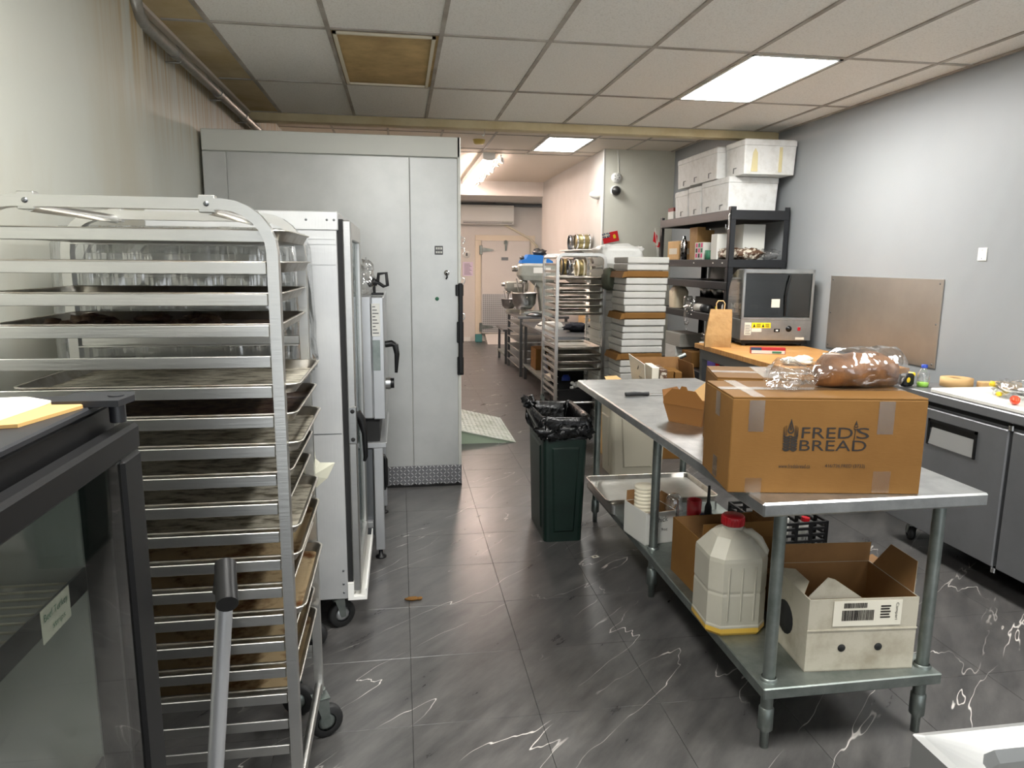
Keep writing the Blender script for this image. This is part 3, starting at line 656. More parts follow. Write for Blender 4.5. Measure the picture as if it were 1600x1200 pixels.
# ------------------------------------------------------------------ black display fridge
t = T('display_fridge', 'black glass-door display fridge in the front corner', 'fridge', (-.8, .8, 0))
FX, FY0, FY1, FZ = -.478, .30, 1.255, 1.378
b = MB(black_m, wcard_m)
b.box(-1.08, FX, FY0, FY1, FZ-.06, FZ, .004); b.box(-1.08, FX, FY0, FY1, 0, .16); b.box(-1.08, FX, FY1-.04, FY1, .16, FZ-.06); b.box(-1.08, FX, FY0, FY0+.04, .16, FZ-.06); b.box(-1.08, -1.04, FY0, FY1, .16, FZ-.06)
b.use(1).box(-1.04, -1.035, FY0+.04, FY1-.04, .16, FZ-.06); b.box(-1.035, FX-.05, FY1-.046, FY1-.04, .16, FZ-.06)
b.build('body', t)
MB(blackmetal_m).box(-1.085, FX+.004, FY0, FY1+.004, FZ, FZ+.012, .003).build('top', t)
for z in (.74, 1.09):
    sh = MB(ivory_p); sh.tube([(FX-.06, FY0+.06, z), (FX-.06, FY1-.06, z)], .005, 6); sh.tube([(-1.02, FY0+.06, z), (-1.02, FY1-.06, z)], .005, 6)
    k = 0
    y = FY0+.07
    while y < FY1-.06: sh.tube([(-1.03, y, z+.006), (FX-.05, y, z+.006)], .0025, 4); y += .026
    s_ = sh.build('wire_shelf', t)
    MB(steel_d).box(FX-.05, FX-.046, FY0+.05, FY1-.05, z-.02, z+.02).build('price_rail', s_)
f = MB(steel_d); f.box(-.78, -.755, FY1-.05, FY1-.046, .2, 1.3)
for k in range(20): f.box(-.773, -.762, FY1-.052, FY1-.05, .25+.05*k, .262+.05*k)
f.build('shelf_track', t)
DX0, DX1 = -.470, -.438
d = MB(black_m); d.box(DX0, DX1, FY0, FY1-.005, FZ-.078, FZ-.032, .006); d.box(DX0, DX1, FY0, FY1-.005, .14, .22, .006); d.box(DX0, DX1, FY1-.085, FY1-.005,   .22, FZ-.078, .006); d.box(DX0, DX1, FY0, FY0+.08,   .22, FZ-.078, .006)
d = d.build('door', t)
MB(dglass_m).box(DX0+.018, DX0+.026, FY0+.08, FY1-.085,   .22, FZ-.078).build('pane', d)
h = MB(blackmetal_m); h.prism([(FX-.05, FY1-.10), (DX1+.005, FY1-.10), (DX1+.012, FY1-.05), (DX1+.002, FY1-.02), (FX-.05, FY1-.02)], FZ+.012, FZ+.022, 'z'); h.cyl((DX0+.02, FY1-.06, FZ-.02), (DX0+.02, FY1-.06, FZ+.024), .012, n=10); h.build('hinge', t)
lb = MB(paper_m); LX = FX-.044
lb.box(LX, LX+.001, 1.045, 1.135, 1.06, 1.112)
lb = lb.build('handwritten_label', t, label='white label with green handwriting')
text('handwriting', 'Beef Turkey', (LX+.002, 1.052, 1.088), (0, 1, 0), (0, 0, 1), .074, .015, inkg_m, lb)
text('handwriting', 'strips', (LX+.002, 1.075, 1.068), (0, 1, 0), (0, 0, 1), .04, .012, inkg_m, lb)
f = MB(paper_m); f.add([], []); f.prism([(-.15, -.2), (.10, -.16), (.13, .06), (.08, .10), (-.15, .08)], 0, .004, 'z')
solo(f, 'paper_sheet', 'white paper sheet lying on the display fridge', 'paper', (-.66, 1.10, FZ+.018), .05)
f = MB(envelope_m); f.prism([(-.22, -.12), (.12, -.10), (.17, .02), (.155, .05), (.1, .06), (-.2, .05)], 0, .005, 'z')
solo(f, 'manila_envelope', 'tan paper envelope under the white sheet on the display fridge', 'envelope', (-.645, 1.10, FZ+.0125), .16)

# pole with a grip
t = T('mop_pole', 'thick brushed metal pole with a black end grip, before the pan rack', 'pole', (-.50, 1.62, 0))
MB(M('satin_pole', (190, 191, 193), .35, .6)).cyl((-.503, 1.62, 0), (-.410, 1.62, .88), .019, n=18).build('tube', t)
f = MB(black_m); f.cyl((-.416, 1.615, .86), (-.406, 1.62, .93), .023, n=16); f.tube([(-.408, 1.62, .925), (-.398, 1.575, .90), (-.384, 1.52, .875)], .0235, 16); f.build('grip', t)

# ================================================================== CENTRE
def rbin(name, label, x0, x1, y0, y1, h, m, tap=.86, cat='bin'):
    cx, cy = (x0+x1)/2, (y0+y1)/2
    t = T(name, label, cat, (cx, cy, 0))
    b = MB(m); L = []
    for z, k in ((0, tap), (h-.03, 1), (h-.03, 1.05), (h, 1.05), (h, .97), (.02, tap*.95)):
        L.append(rrect(cx-(x1-x0)/2*k, cx+(x1-x0)/2*k, cy-(y1-y0)/2*(1-(1-k)*.6), cy+(y1-y0)/2*(1-(1-k)*.6), z, .03, 3))
    b.loft(L, True, True); b.build('body', t)
    # raised rib panels on the faces
    hx = (x1-x0)/2
    for s in (-1, 1):
        g = MB(m); za, zb = .06, h-.16
        xa, xb = .55*hx*tap, .62*hx
        ka, kb = (1-(1-(tap+(1-tap)*za/h))*.6), (1-(1-(tap+(1-tap)*zb/h))*.6)
        yA, yB = cy+s*((y1-y0)/2*ka), cy+s*((y1-y0)/2*kb)
        g.add([(cx-xa, yA, za), (cx+xa, yA, za), (cx+xb, yB, zb), (cx-xb, yB, zb)] + [(cx-xa+.01, yA+s*.008, za+.01), (cx+xa-.01, yA+s*.008, za+.01), (cx+xb-.01, yB+s*.008, zb-.01), (cx-xb+.01, yB+s*.008, zb-.01)],
              [(4, 5, 6, 7) if s < 0 else (7, 6, 5, 4), (0, 1, 5, 4), (1, 2, 6, 5), (2, 3, 7, 6), (3, 0, 4, 7)]); g.build('rib', t)
        w = MB(m); ya, yb = .6*(y1-y0)/2, .66*(y1-y0)/2
        xA, xB = cx+s*hx*(tap+(1-tap)*za/h), cx+s*hx*(tap+(1-tap)*zb/h)
        w.add([(xA, cy-ya, za), (xA, cy+ya, za), (xB, cy+yb, zb), (xB, cy-yb, zb), (xA+s*.008, cy-ya+.01, za+.01), (xA+s*.008, cy+ya-.01, za+.01), (xB+s*.008, cy+yb-.01, zb-.01), (xB+s*.008, cy-yb+.01, zb-.01)],
              [(4, 5, 6, 7), (0, 1, 5, 4), (1, 2, 6, 5), (2, 3, 7, 6), (3, 0, 4, 7)]); w.build('rib', t)
    return t
BX0, BX1, BY0, BY1, BH = .79, 1.055, 3.84, 4.32, .735
rbin('slim_bin', 'slim dark green bin with a black liner at the table end', BX0, BX1, BY0, BY1, BH, green_m)
# liner: skirt outside, drape inside
g = MB(bag_m); cx, cy = (BX0+BX1)/2, (BY0+BY1)/2; L = []
for z, e, w in ((BH-.33, -.035, .012), (BH-.16, -.026, .01), (BH-.03, -.018, .006), (BH+.012, -.013, .005), (BH+.018, .000, .003), (BH+.016, .010, .004), (BH-.01, .016, .006), (BH-.05, .017, .009), (BH-.09, .014, .011), (BH-.11, .008, .008)):
    lp = []
    for i, p in enumerate(rrect(BX0-e, BX1+e, BY0-e, BY1+e, z, .03, 9)):
        lp.append((p[0]+w*math.sin(i*2.3+z*40), p[1]+w*math.sin(i*1.7+z*30), p[2]+w*1.6*math.sin(i*1.1+3*z)))
    L.append(lp)
g.loft(L, True, False, True)
g.blob((BX0-.005, BY1-.03, BH+.02), (.04, .07, .035), .8, 4, 22, 12, 1, 6)
for k in range(9): g.blob((BX0+random.uniform(0, .26), BY0-.012, BH-.05+random.uniform(-.04, .02)), (.05, .012, .03), .8, 40+k, 12, 8, 1, 5)
tag(g.build('bin_liner'), 'black plastic liner folded over the green bin rim', 'bin bag')
f = MB(tissue_m); f.blob((0, 0, 0), (.075, .07, .05), .5, 9, 18, 10)
solo(f, 'crumpled_tissue', 'crumpled white paper towel in the lined bin', 'paper', (.89, 3.98, BH-.075))
rbin('slim_bin', 'slim beige bin standing behind the steel prep table', 1.56, 2.02, 5.08, 5.36, .62, beige_m, .9)

# steel prep table
TZ, TX0, TX1, TY0, TY1 = .90, 1.08, 1.855, 1.915, 4.23
t = T('prep_table', 'long stainless steel prep table with a galvanised undershelf', 'table', (1.465, 3.07, 0))
f = MB(steel_t); f.box(TX0, TX1, TY0, TY1, TZ-.045, TZ, .006); f.build('tabletop', t)
MB(galv_m).box(1.15, 1.80, 1.955, 4.20, .21, .25, .004).build('undershelf', t)
for y in (2.01, 3.12, 4.15):
    for x in (1.195, 1.765):
        l = MB(galv_m).cyl((x, y, .11), (x, y, TZ-.045), .0205, n=20).build('leg', t)
        MB(galv_m).lathe((x, y, 0), [(.028, .20), (.029, .255), (.024, .26)], 18).build('collar', l)
        MB(galv_m).lathe((x, y, 0), [(0, 0), (.014, 0), (.015, .06), (.025, .07), (.025, .145), (.0205, .15)], 16).build('foot', l)

# printed carton and what sits on it
def carton(name, label, cat, loc, rz, w, d, h, m=kraft_m, seam=True, group=None):
    t = T(name, label, cat, loc, rz, group)
    MB(m).box(0, w, 0, d, 0, h-.006, .003).build('body', t, True)
    MB(m).box(.001, w-.001, .001, d/2-.0015, h-.0055, h, .001).build('flap', t, True)
    MB(m).box(.001, w-.001, d/2+.0015, d-.001, h-.0055, h, .001).build('flap', t, True)
    return t
fr = carton('bread_carton', 'printed kraft bread carton at the near end of the prep table', 'box', (1.017, 2.03, TZ), -.161, .607, .311, .31)
def fz(px, py): return (px-1145)/310*.607, (772-py)/151*.31
def ftext(s, x0, x1, y0, y1, nm='lettering'):
    a = fz(x0, y1); b = fz(x1, y0)
    text(nm, s, (a[0], -.0012, a[1]), (1, 0, 0), (0, 0, 1), b[0]-a[0], b[1]-a[1], ink_m, fr, True)
ftext('FRED', 1257.5, 1339, 667, 684); ftext('S', 1345, 1365.5, 667, 684); ftext('BREAD', 1255.5, 1362.5, 687, 703.5)
ftext('www.fredsbread.ca', 1224, 1275, 725, 731.5, 'small_lettering'); ftext('416/736.FRED (3733)', 1299, 1363, 724.5, 731.5, 'small_lettering')
g = MB(ink_m)
def fp(px, py): a = fz(px, py); return (a[0], a[1])
def poly(pts): g.prism([fp(*p) for p in pts], -.0014, 0)
def ring(c, rx, ry, w, a0=0, a1=2*PI, n=14):
    o = [(c[0]+rx*math.cos(a0+(a1-a0)*k/n), c[1]-ry*math.sin(a0+(a1-a0)*k/n)) for k in range(n+1)]; i = [(c[0]+(rx-w)*math.cos(a0+(a1-a0)*k/n), c[1]-(ry-w)*math.sin(a0+(a1-a0)*k/n)) for k in range(n+1)]
    for k in range(n): poly([o[k], o[k+1], i[k+1], i[k]])
CXw = 1240
tear = [(CXw, 654)] + [(CXw+5.2*math.sin(a)*1.0, 672-5.4*math.cos(a)) for a in [PI*.35+k*PI*1.3/12 for k in range(13)]]
tin = [(CXw+(p[0]-CXw)*.62, 671+(p[1]-671)*.62) for p in tear]
for k in range(len(tear)): poly([tear[k], tear[(k+1) % len(tear)], tin[(k+1) % len(tear)], tin[k]])
poly([(CXw, 664), (CXw+1.8, 670), (CXw, 673), (CXw-1.8, 670)])
for j in range(3):
    yb = 680+8*j
    for s in (-1, 1):
        ring((CXw+s*5.6, yb), 5.8, 4.4, 2.6, PI*1.0, PI*2.0, 8); ring((CXw+s*5.8, yb+4), 6.0, 5.0, 3.6, PI, 2*PI, 8)
for s in (-1, 1):
    for dx, yt in ((11.4, 667), (9.4, 665), (7, 664)): poly([(CXw+s*dx, yt), (CXw+s*dx+.7, yt+14), (CXw+s*(dx-.4)-.7, yt+18)])
# wheat stalk used as the apostrophe
poly([(1341.6, 684), (1342.6, 684), (1341.6, 703.5), (1340.4, 703.5)]); poly([(1342.3, 671), (1343.3, 671), (1342.6, 684), (1341.8, 684)])
poly([(1343.5, 656), (1346.2, 664), (1343.5, 662), (1340.6, 664)]); ring((1343.4, 664.5), 3.4, 2.6, 1.4, PI, 2*PI, 6); ring((1343.4, 668), 3.4, 2.8, 1.6, PI, 2*PI, 6)
g.build('wheat_logo', fr, True, kind='stuff')
f = MB(tape_m)
f.box(.052, .10, -.0012, 0, .20, .30); f.box(.455, .505, -.0012, 0, .195, .30); f.box(.053, .105, -.0012, 0, .0, .05); f.box(.455, .51, -.0012, 0, .005, .075); f.box(0-.0012, 0, .13, .18, .22, .30); f.box(-.0012, 0, .13, .18, .01, .08)
f.box(0, .607, .13, .18, .31, .3112); f.box(.06, .10, 0, .311, .31, .3115)
f.build('packing_tape', fr, True)
f2 = carton('bread_carton', 'plain kraft carton behind the printed bread carton on the prep table', 'box', (1.165, 2.465, TZ), -.29, .54, .30, .30)
f = MB(tape_m, inkgr_m); f.box(.0, .54, .12, .17, .30, .3012); f.box(.17, .24, 0, .30, .3012, .302); f.use(1)
for k in range(5): f.box(.33+.03*k, .345+.03*k, .21, .225, .30, .3008)
f.build('packing_tape', f2, True)

# loaf in a bag
def loaf(c, rz):
    t = T('bread_loaf', 'long dark crusted bread loaf in a clear bag on the carton', 'bread', c, rz)
    m = MB(bread_m); L = []
    for i in range(15):
        u = -1+2*i/14; x = .145*u; k = max(.1, 1-abs(u)**4.5)**.6
        k = max(k, .22); lp = []
        for a in range(20):
            th = 2*PI*a/20; yy = .068*k*math.copysign(abs(math.cos(th))**.75, math.cos(th)); zz = .055+.055*math.sin(th)*(k if math.sin(th) > 0 else 1)
            q = 1+.13*mnoise.noise(Vector((x*17, yy*17, zz*17)))+.05*mnoise.noise(Vector((x*50, yy*50, zz*50)))
            lp.append((x, yy*q, max(.001, zz*q)))
        L.append(lp)
    m.loft(L, True, True, True); m.build('loaf', t, True)
    return t
lf = loaf((1.525, 2.165, TZ+.313), -.02)
f = MB(film_m); L = []
for i in range(26):
    u = i/25; x = -.31+.475*u
    if u < .3: k = .75+.3*math.sin(u*17); cz = .03+.02*math.sin(u*11); rz_ = .04
    elif u < .40: k = .55; cz = .045; rz_ = .045
    else: k = min(1, .6+(u-.40)*4)*(1 if u < .93 else (1-(u-.93)*9)); cz = .062; rz_ = .062
    lp = []
    for a in range(30):
        th = 2*PI*a/30; q = 1+(.42 if u < .32 else .13)*mnoise.noise(Vector((x*26, math.cos(th)*2.8, math.sin(th)*2.8)))+(.12 if u < .32 else .03)*math.sin(a*2.5+i*.8)
        lp.append((x, .082*k*math.cos(th)*q - (.02 if u < .3 else 0), max(.0005, cz+rz_*k*1.1*math.sin(th)*q)))
    L.append(lp)
f.loft(L, True, True, True)
f.build('plastic_wrap', lf, True)

# open takeout box and knife
t = T('takeout_box', 'open brown takeout box on the steel prep table', 'box', (1.322, 3.018, TZ), -.96)
b = MB(takeout_m); a0, a1, h = .085, .105, .085
def wall4(b, ax, ay, bx_, by_, h, th=.002):
    A = [(-ax, -ay, 0), (ax, -ay, 0), (ax, ay, 0), (-ax, ay, 0)]; B = [(-bx_, -by_, h), (bx_, -by_, h), (bx_, by_, h), (-bx_, by_, h)]
    b.quad(A[0], A[3], A[2], A[1], th)
    for i in range(4): b.quad(A[i], A[(i+1) % 4], B[(i+1) % 4], B[i], -th)
wall4(b, .085, .07, .105, .09, h); b.build('body', t, True)
f = MB(takeout_m); f.prism([(-.105, h), (.105, h), (.105, h+.03), (.06, h+.075), (.02, h+.075), (.012, h+.09), (-.012, h+.09), (-.02, h+.075), (-.06, h+.075), (-.105, h+.03)], -.092, -.090); f.build('flap', t, True)
f = MB(takeout_m); f.quad((-.105, -.088, h), (-.105, .088, h), (-.135, .06, h+.055), (-.135, -.06, h+.055)); f.build('flap', t, True)
f = MB(kraft_lt); f.quad((-.10, .09, h), (.105, .09, h), (.13, .16, h+.085), (-.03, .16, h+.085)); f.build('flap', t, True)
f = MB(takeout_m); f.quad((.105, -.085, h), (.105, .085, h), (.15, .06, h+.05), (.15, -.06, h+.05)); f.build('flap', t, True)
t = T('knife', 'black handled kitchen knife lying on the prep table', 'knife', (1.205, 3.66, TZ), .06)
MB(black_m).tube([(0, 0, .012), (.05, 0, .014), (.10, 0, .012), (.135, 0, .011)], [.011, .013, .011, .012], 10).build('handle', t, True)
MB(chrome_m).prism([(.135, -.014), (.33, -.016), (.36, .006), (.135, .016)], .008, .0105, 'z').build('blade', t, True)

# ------------------------------------------------------------------ under the prep table
SZ = .25
# sheet pan on a shallow steel lid
f = MB(alu_m); L_, W_ = .62, .52
f.loft([rrect(-L_/2, L_/2, -W_/2, W_/2, 0, .02), rrect(-L_/2, L_/2, -W_/2, W_/2, .05, .02), rrect(-L_/2+.01, L_/2-.01, -W_/2+.01, W_/2-.01, .054, .02)], True, True)
solo(f, 'metal_tray', 'upturned galvanised tray under the clean sheet pan, on the undershelf', 'tray', (1.44, 3.86, SZ))
pan('white', (1.43, 3.83, SZ+.055), .0, 'clean sheet pan lying at the far end of the table undershelf')
# open cartons helper
def open_box(name, label, cat, loc, rz, w, d, h, mo, mi, flaps, th=.004, cut=None):
    """flaps: list of (side, length, angle from upright outwards, m index 0 or 1, inset)"""
    t = T(name, label, cat, loc, rz)
    b = MB(mo, mi)
    def panel_(x0, x1, y0, y1):
        b.use(0).box(x0, x1, y0, y1, 0, h)
    b.box(0, w, 0, d, 0, th)
    b.box(0, w, 0, th, 0, h); b.box(0, w, d-th, d, 0, h); b.box(0, th, th, d-th, 0, h); b.box(w-th, w, th, d-th, 0, h)
    b.use(1); e = .0006; b.box(th, w-th, th, th+e, th, h-.001); b.box(th, w-th, d-th-e, d-th, th, h-.001); b.box(th, th+e, th, d-th, th, h-.001); b.box(w-th-e, w-th, th, d-th, th, h-.001); b.box(th, w-th, th, d-th, th, th+e)
    b.build('body', t, True)
    for side, ln, ang, ins in flaps:
        c, s = math.cos(ang)*ln, math.sin(ang)*ln
        if side == 'f': q = [(ins, 0, h), (w-ins, 0, h), (w-ins*2.5, -s, h+c), (ins*2.5, -s, h+c)]
        if side == 'b': q = [(w-ins, d, h), (ins, d, h), (ins*2.5, d+s, h+c), (w-ins*2.5, d+s, h+c)]
        if side == 'l': q = [(0, d-ins, h), (0, ins, h), (-s, ins*2.5, h+c), (-s, d-ins*2.5, h+c)]
        if side == 'r': q = [(w, ins, h), (w, d-ins, h), (w+s, d-ins*2.5, h+c), (w+s, ins*2.5, h+c)]
        fl_ = MB(mo, mi); fl_.quad(*q, th=.002); fl_.use(1); n_ = (Vector(q[1])-Vector(q[0])).cross(Vector(q[3])-Vector(q[0])).normalized()*-.0022
        fl_.quad(*[Vector(p)+n_ for p in q], th=.002)
        fl_.build('flap', t, True)
    return t
t = open_box('fruit_carton', 'battered white carton with round holes, at the near table leg', 'box', (1.335, 2.03, SZ), -.075, .385, .30, .262, wcard_d, kraft_in, [('b', .075, -.05, .0), ('r', .10, .35, .03), ('l', .05, -1.2, .04)])
f = MB(dark_m)
for x in (.125, .255): f = MB(dark_m); f.lathe((x, -.0015, .085), [(0, 0), (.0135, 0), (.0135, .0014)], 18, 'y'); f.build('hand_hole', t, True)
f = MB(dark_m); f.lathe((-.0015, .16, .12), [(0, 0), (.06, 0), (.06, .0014)], 18, 'x'); f.build('hand_hole', t, True)
f = MB(wcard_d); f.box(-.002, .387, -.0025, 0, .148, .153); f.build('fold_ridge', t, True)
f = MB(wcard_d); f.prism([(.005, .25), (.075, .325), (.10, .318), (.20, .25)], .03, .034); f.build('torn_flap', t, True)
f = MB(paper_m); f.box(.085, .325, -.0026, -.0012, .165, .255); lab = f.build('shipping_label', t, True)
f = MB(ink_m); x = .115
random.seed(3)
while x < .225:
    w = random.choice((.0012, .0018, .003)); f.box(x, x+w, -.0036, -.0026, .185, .222); x += w+random.choice((.0012, .002))
x = .12
while x < .20:
    w = random.choice((.0012, .0018, .0028)); f.box(x, x+w, -.0036, -.0026, .23, .248); x += w+random.choice((.0014, .002))
for k in range(5): f.box(.250, .285-.004*(k % 2), -.0036, -.0026, .192+.010*k, .197+.010*k)
f.build('barcode', lab, True, kind='stuff')
text('lettering', 'Campari', (.300, -.0036, .246), (0, 0, -1), (1, 0, 0), .062, .013, ink_m, lab, True)
# jug
t = T('plastic_jug', 'large translucent jug with red cap and a little yellow oil', 'jug', (1.232, 2.40, SZ), -.05)
m = MB(jug_m); a, b_ = .115, .115
def jl(k, z, c=.042): return rrect(-a*k, a*k, -b_*k, b_*k, z, c*k, 1)
m.loft([jl(.93, 0), jl(1, .012), jl(1, .036), jl(.985, .042), jl(.985, .155), jl(.97, .165), jl(.985, .175), jl(.985, .285), jl(.97, .30), jl(.62, .362, .06), jl(.36, .385, .11)], True, True, False)
m.lathe((0, 0, 0), [(.040, .375), (.036, .392), (.035, .41)], 20); m.build('body', t, True)
MB(oil_m).loft([jl(.935, -.0005), jl(1.004, .012), jl(1.004, .030)], True, False).build('oil_level', t, True)
f = MB(red_m); f.lathe((0, 0, .395), [(.034, 0), (.041, 0), (.042, .032), (.038, .037), (0, .037)], 24); f.build('cap', t, True)
f = MB(red_m)
for k in range(26):
    q = 2*PI*k/26; f.box(.0415*math.cos(q)-.0015, .0415*math.cos(q)+.0015, .0415*math.sin(q)-.0015, .0415*math.sin(q)+.0015, .397, .426)
f.build('cap_ribs', t, True, kind='stuff')
MB(jug_m).tube([(.03, -.02, .372), (.055, -.035, .375), (.082, -.05, .352), (.104, -.06, .31), (.104, -.06, .27)], [.012, .016, .017, .016, .010], 10).build('handle', t, True)
for x in (-.05, .0, .05): MB(jug_m).tube([(x, -b_*.984, .06), (x, -b_*.988, .27)], .004, 6).build('rib', t, True)
# cartons behind the jug
open_box('carton', 'open kraft carton behind the jug on the undershelf', 'box', (1.20, 2.60, SZ), .03, .38, .28, .25, kraft_m, kraft_in, [('f', .065, -.05, .004), ('r', .12, .05, .01)])
open_box('carton', 'low open carton behind the battered white carton', 'box', (1.42, 2.36, SZ), -.03, .33, .17, .15, kraft_m, kraft_in, [('f', .05, .9, .01), ('r', .14, 1.15, .02), ('b', .05, -.3, .01)])
# white box with cup lids
t = open_box('white_box', 'white carton with handwriting, holding a stack of paper lids', 'box', (1.165, 3.155, SZ), .20, .17, .21, .165, wcard_m, kraft_in, [('r', .05, .7, .01), ('b', .05, .5, .01), ('f', .03, 1.2, .01)])
text('handwriting', '(Chick', (.04, -.0012, .10), (1, 0, .06), (0, 0, 1), .085, .035, ink_m, t, True)
text('handwriting', '9oz', (.09, -.0012, .065), (1, 0, 0), (0, 0, 1), .035, .015, ink_m, t, True)
f = MB(ivory_p); pr_ = [(0, .0)]
for k in range(14): pr_ += [(.045, .0+.019*k), (.049, .006+.019*k), (.049, .014+.019*k), (.045, .019+.019*k)]
pr_ += [(0, .268)]
f.lathe((0, 0, 0), pr_, 24); solo(f, 'lid_stack', 'stack of cream paper lids standing in the white carton', 'lids', (1.195, 3.275, SZ+.005))
f = MB(cup_m); pr_ = [(0, 0)]
for k in range(11): pr_ += [(.043+.0004*k, .0+.015*k), (.046, .004+.015*k), (.046, .010+.015*k), (.043, .0125+.015*k)]
pr_ += [(.040, .20), (.03, .222), (0, .226)]
f.lathe((0, 0, 0), pr_, 24); solo(f, 'cup_stack', 'stack of clear plastic cups beside the red cups', 'cups', (1.345, 3.25, SZ))
f = MB(red_m); pr_ = [(0, 0), (.027, 0)]
for k in range(5): pr_ += [(.029+.0005*k, .10+.014*k), (.034, .102+.014*k), (.034, .108+.014*k)]
pr_ += [(.036, .235), (.033, .235), (.03, .06), (0, .06)]
f.lathe((0, 0, 0), pr_, 22); solo(f, 'red_cup', 'red plastic cup beside the nozzle bottle under the table', 'cup', (1.40, 3.13, SZ))
t = T('squeeze_bottle', 'dark bottle with blue top and thin black nozzle under the table', 'bottle', (1.435, 3.05, SZ))
MB(can_m).lathe((0, 0, 0), [(0, 0), (.042, 0), (.044, .01), (.044, .13), (.04, .15)], 20).build('body', t, True)
MB(navy_m).lathe((0, 0, 0), [(.0445, .135), (.0445, .165), (.036, .185), (.015, .19)], 20).build('collar', t, True)
MB(black_m).lathe((0, 0, 0), [(.018, .185), (.016, .225), (.008, .25), (.006, .33), (0, .33)], 14).build('nozzle', t, True)
# black milk crate on the floor beyond
t = T('milk_crate', 'black plastic crate of packages on the floor behind the table', 'crate', (2.03, 3.46, 0), .03)
a = .19; hh = .28
for s in range(4):
    R4 = Matrix.Rotation(s*PI/2, 4, 'Z'); w = MB(black_m)
    def bb(x0, x1, z0, z1): w.box(x0, x1, -a, -a+.012, z0, z1, .001, R4)
    for z in (0, .13, .165, .20, .235, .265): bb(-a, a, z, z+.014)
    for x in (-a, -.09, -.005, .08, a-.02): bb(x, x+.02, 0, hh)
    for k in range(3): bb(-.07+.085*k, -.05+.085*k, .0, .14)
    w.build('side', t, True)
MB(black_m).box(-a, a, -a, a, 0, .01).build('bottom', t, True)
f = MB(wcard_m); f.box(-.07, .07, -.05, .05, 0, .26, .003); f.use(0); solo(f, 'white_package', 'white package with black strap in the black crate', 'package', (1.97, 3.39, .012), .3)
f = MB(wcard_m, red_m); f.cyl((-.02, 0, .0), (.02, 0, .24), .022, n=14).use(1).cyl((.02, 0, .24), (.023, 0, .262), .0225, n=14); solo(f, 'red_tipped_tube', 'white tube with a red tip leaning in the black crate', 'tube', (2.12, 3.36, .012))
f = MB(red_m); f.tube([(0, 0, 0), (.0, 0, .22), (-.01, 0, .28), (-.03, 0, .31), (-.045, 0, .29)], .008, 8); solo(f, 'red_hook', 'dark red hooked handle rising from the black crate', 'handle', (1.89, 3.37, .012))

# floor scraps
f = MB(paper_m, ink_m); f.box(-.02, .02, -.014, .014, 0, .001); f.use(1).box(-.008, .008, -.005, .005, .001, .0014); solo(f, 'paper_scrap', 'small white paper scrap on the floor near the green bin', 'paper', (1.05, 3.62, .0005), .3)
f = MB(kraft_m); f.blob((0, 0, .008), (.034, .014, .009), .5, 3, 12, 6); f.blob((.036, .004, .006), (.018, .012, .007), .5, 6, 10, 5); solo(f, 'peel_scrap', 'orange brown scrap on the bare floor', 'scrap', (.03, 3.24, .0))

# ================================================================== RIGHT SIDE
t = T('prep_fridge', 'low stainless prep fridge with pocket handles along the right wall', 'fridge', (3.2, 2.85, 0))
GX = 2.93
MB(fridge_m).box(GX, 3.53, 1.9, 3.74, .13, .90, .004).build('body', t)
MB(fridge_m).box(2.885, 3.54, 1.9, 3.75, .875, .925, .005).build('top', t)
MB(dark_m).box(GX-.004, GX, 1.92, 3.73, .845, .875).build('vent_gap', t)
for y0, y1 in ((2.925, 3.735), (1.95, 2.905)):
    d = MB(fridge_m).box(2.895, GX, y0, y1, .135, .838, .006).build('door', t)
    ya, yb = y1-.63, y1-.29
    if y0 < 2.5: ya, yb = y0+.2, y0+.5
    hd = MB(black_m, pocket_m); hd.box(2.888, 2.898, ya, yb, .77, .785); hd.box(2.888, 2.898, ya, ya+.014, .64, .785); hd.box(2.888, 2.898, yb-.014, yb, .64, .785); hd.box(2.8935, 2.8955, ya+.014, yb-.014, .735, .77); hd.use(1).add([(2.8945, ya+.014, .645), (2.8945, yb-.014, .645), (2.8945, yb-.03, .74), (2.8945, ya+.02, .74), (2.8895, ya+.014, .645), (2.8895, yb-.014, .645), (2.8935, yb-.03, .74), (2.8935, ya+.02, .74)],
        [(7, 6, 5, 4), (0, 1, 5, 4), (1, 2, 6, 5), (2, 3, 7, 6), (3, 0, 4, 7)])
    hd.build('handle', d)
for z in (.125, .85): MB(chrome_m).cyl((2.90, 2.915, z-.012), (2.90, 2.915, z+.012), .014, n=12).build('hinge', t)
MB(dark_m).box(3.0, 3.5, 1.95, 3.70, .10, .13).build('base', t)
for x, y, a in ((2.99, 3.60, 1.2), (2.99, 2.75, .3), (3.42, 3.60, 0), (3.42, 2.1, 0)): caster(x, y, t, .13, .05, .03, steel_d, a)
f = MB(board_m); f.box(2.90, 3.30, 1.95, 3.47, 0+.925, .95, .006); tag(f.build('cutting_board'), 'long white cutting board along the prep fridge top', 'cutting board')
def blobs(m, lst, seed=0):
    for i, (c, r, a) in enumerate(lst): m.blob(c, r, a, seed+i, 20, 11, 1, 4)
    return m
f = MB(film_m); blobs(f, [((0, 0, .045), (.07, .16, .05), .6), ((.02, -.13, .04), (.06, .10, .045), .6), ((0, .12, .04), (.05, .07, .042), .5), ((.03, -.22, .03), (.05, .06, .035), .5)], 11)
t = solo(f, 'herb_bag', 'clear plastic bag with dark herb stalks on the cutting board', 'bag', (3.10, 3.06, .951))
f = MB(can_m, yellow_m); f.tube([(-.01, .19, .05), (.0, .12, .02), (.01, .02, .03)], .006, 6); f.tube([(.02, .1, .02), (.03, -.1, .03)], .008, 6); f.use(1).blob((-.02, .19, .055), (.015, .018, .014), .4, 2, 10, 6); f.blob((-.06, .10, .018), (.014, .016, .013), .4, 5, 10, 6)
f.build('stalk', t, True)
f = MB(tomato_m, tomato_f); L = []
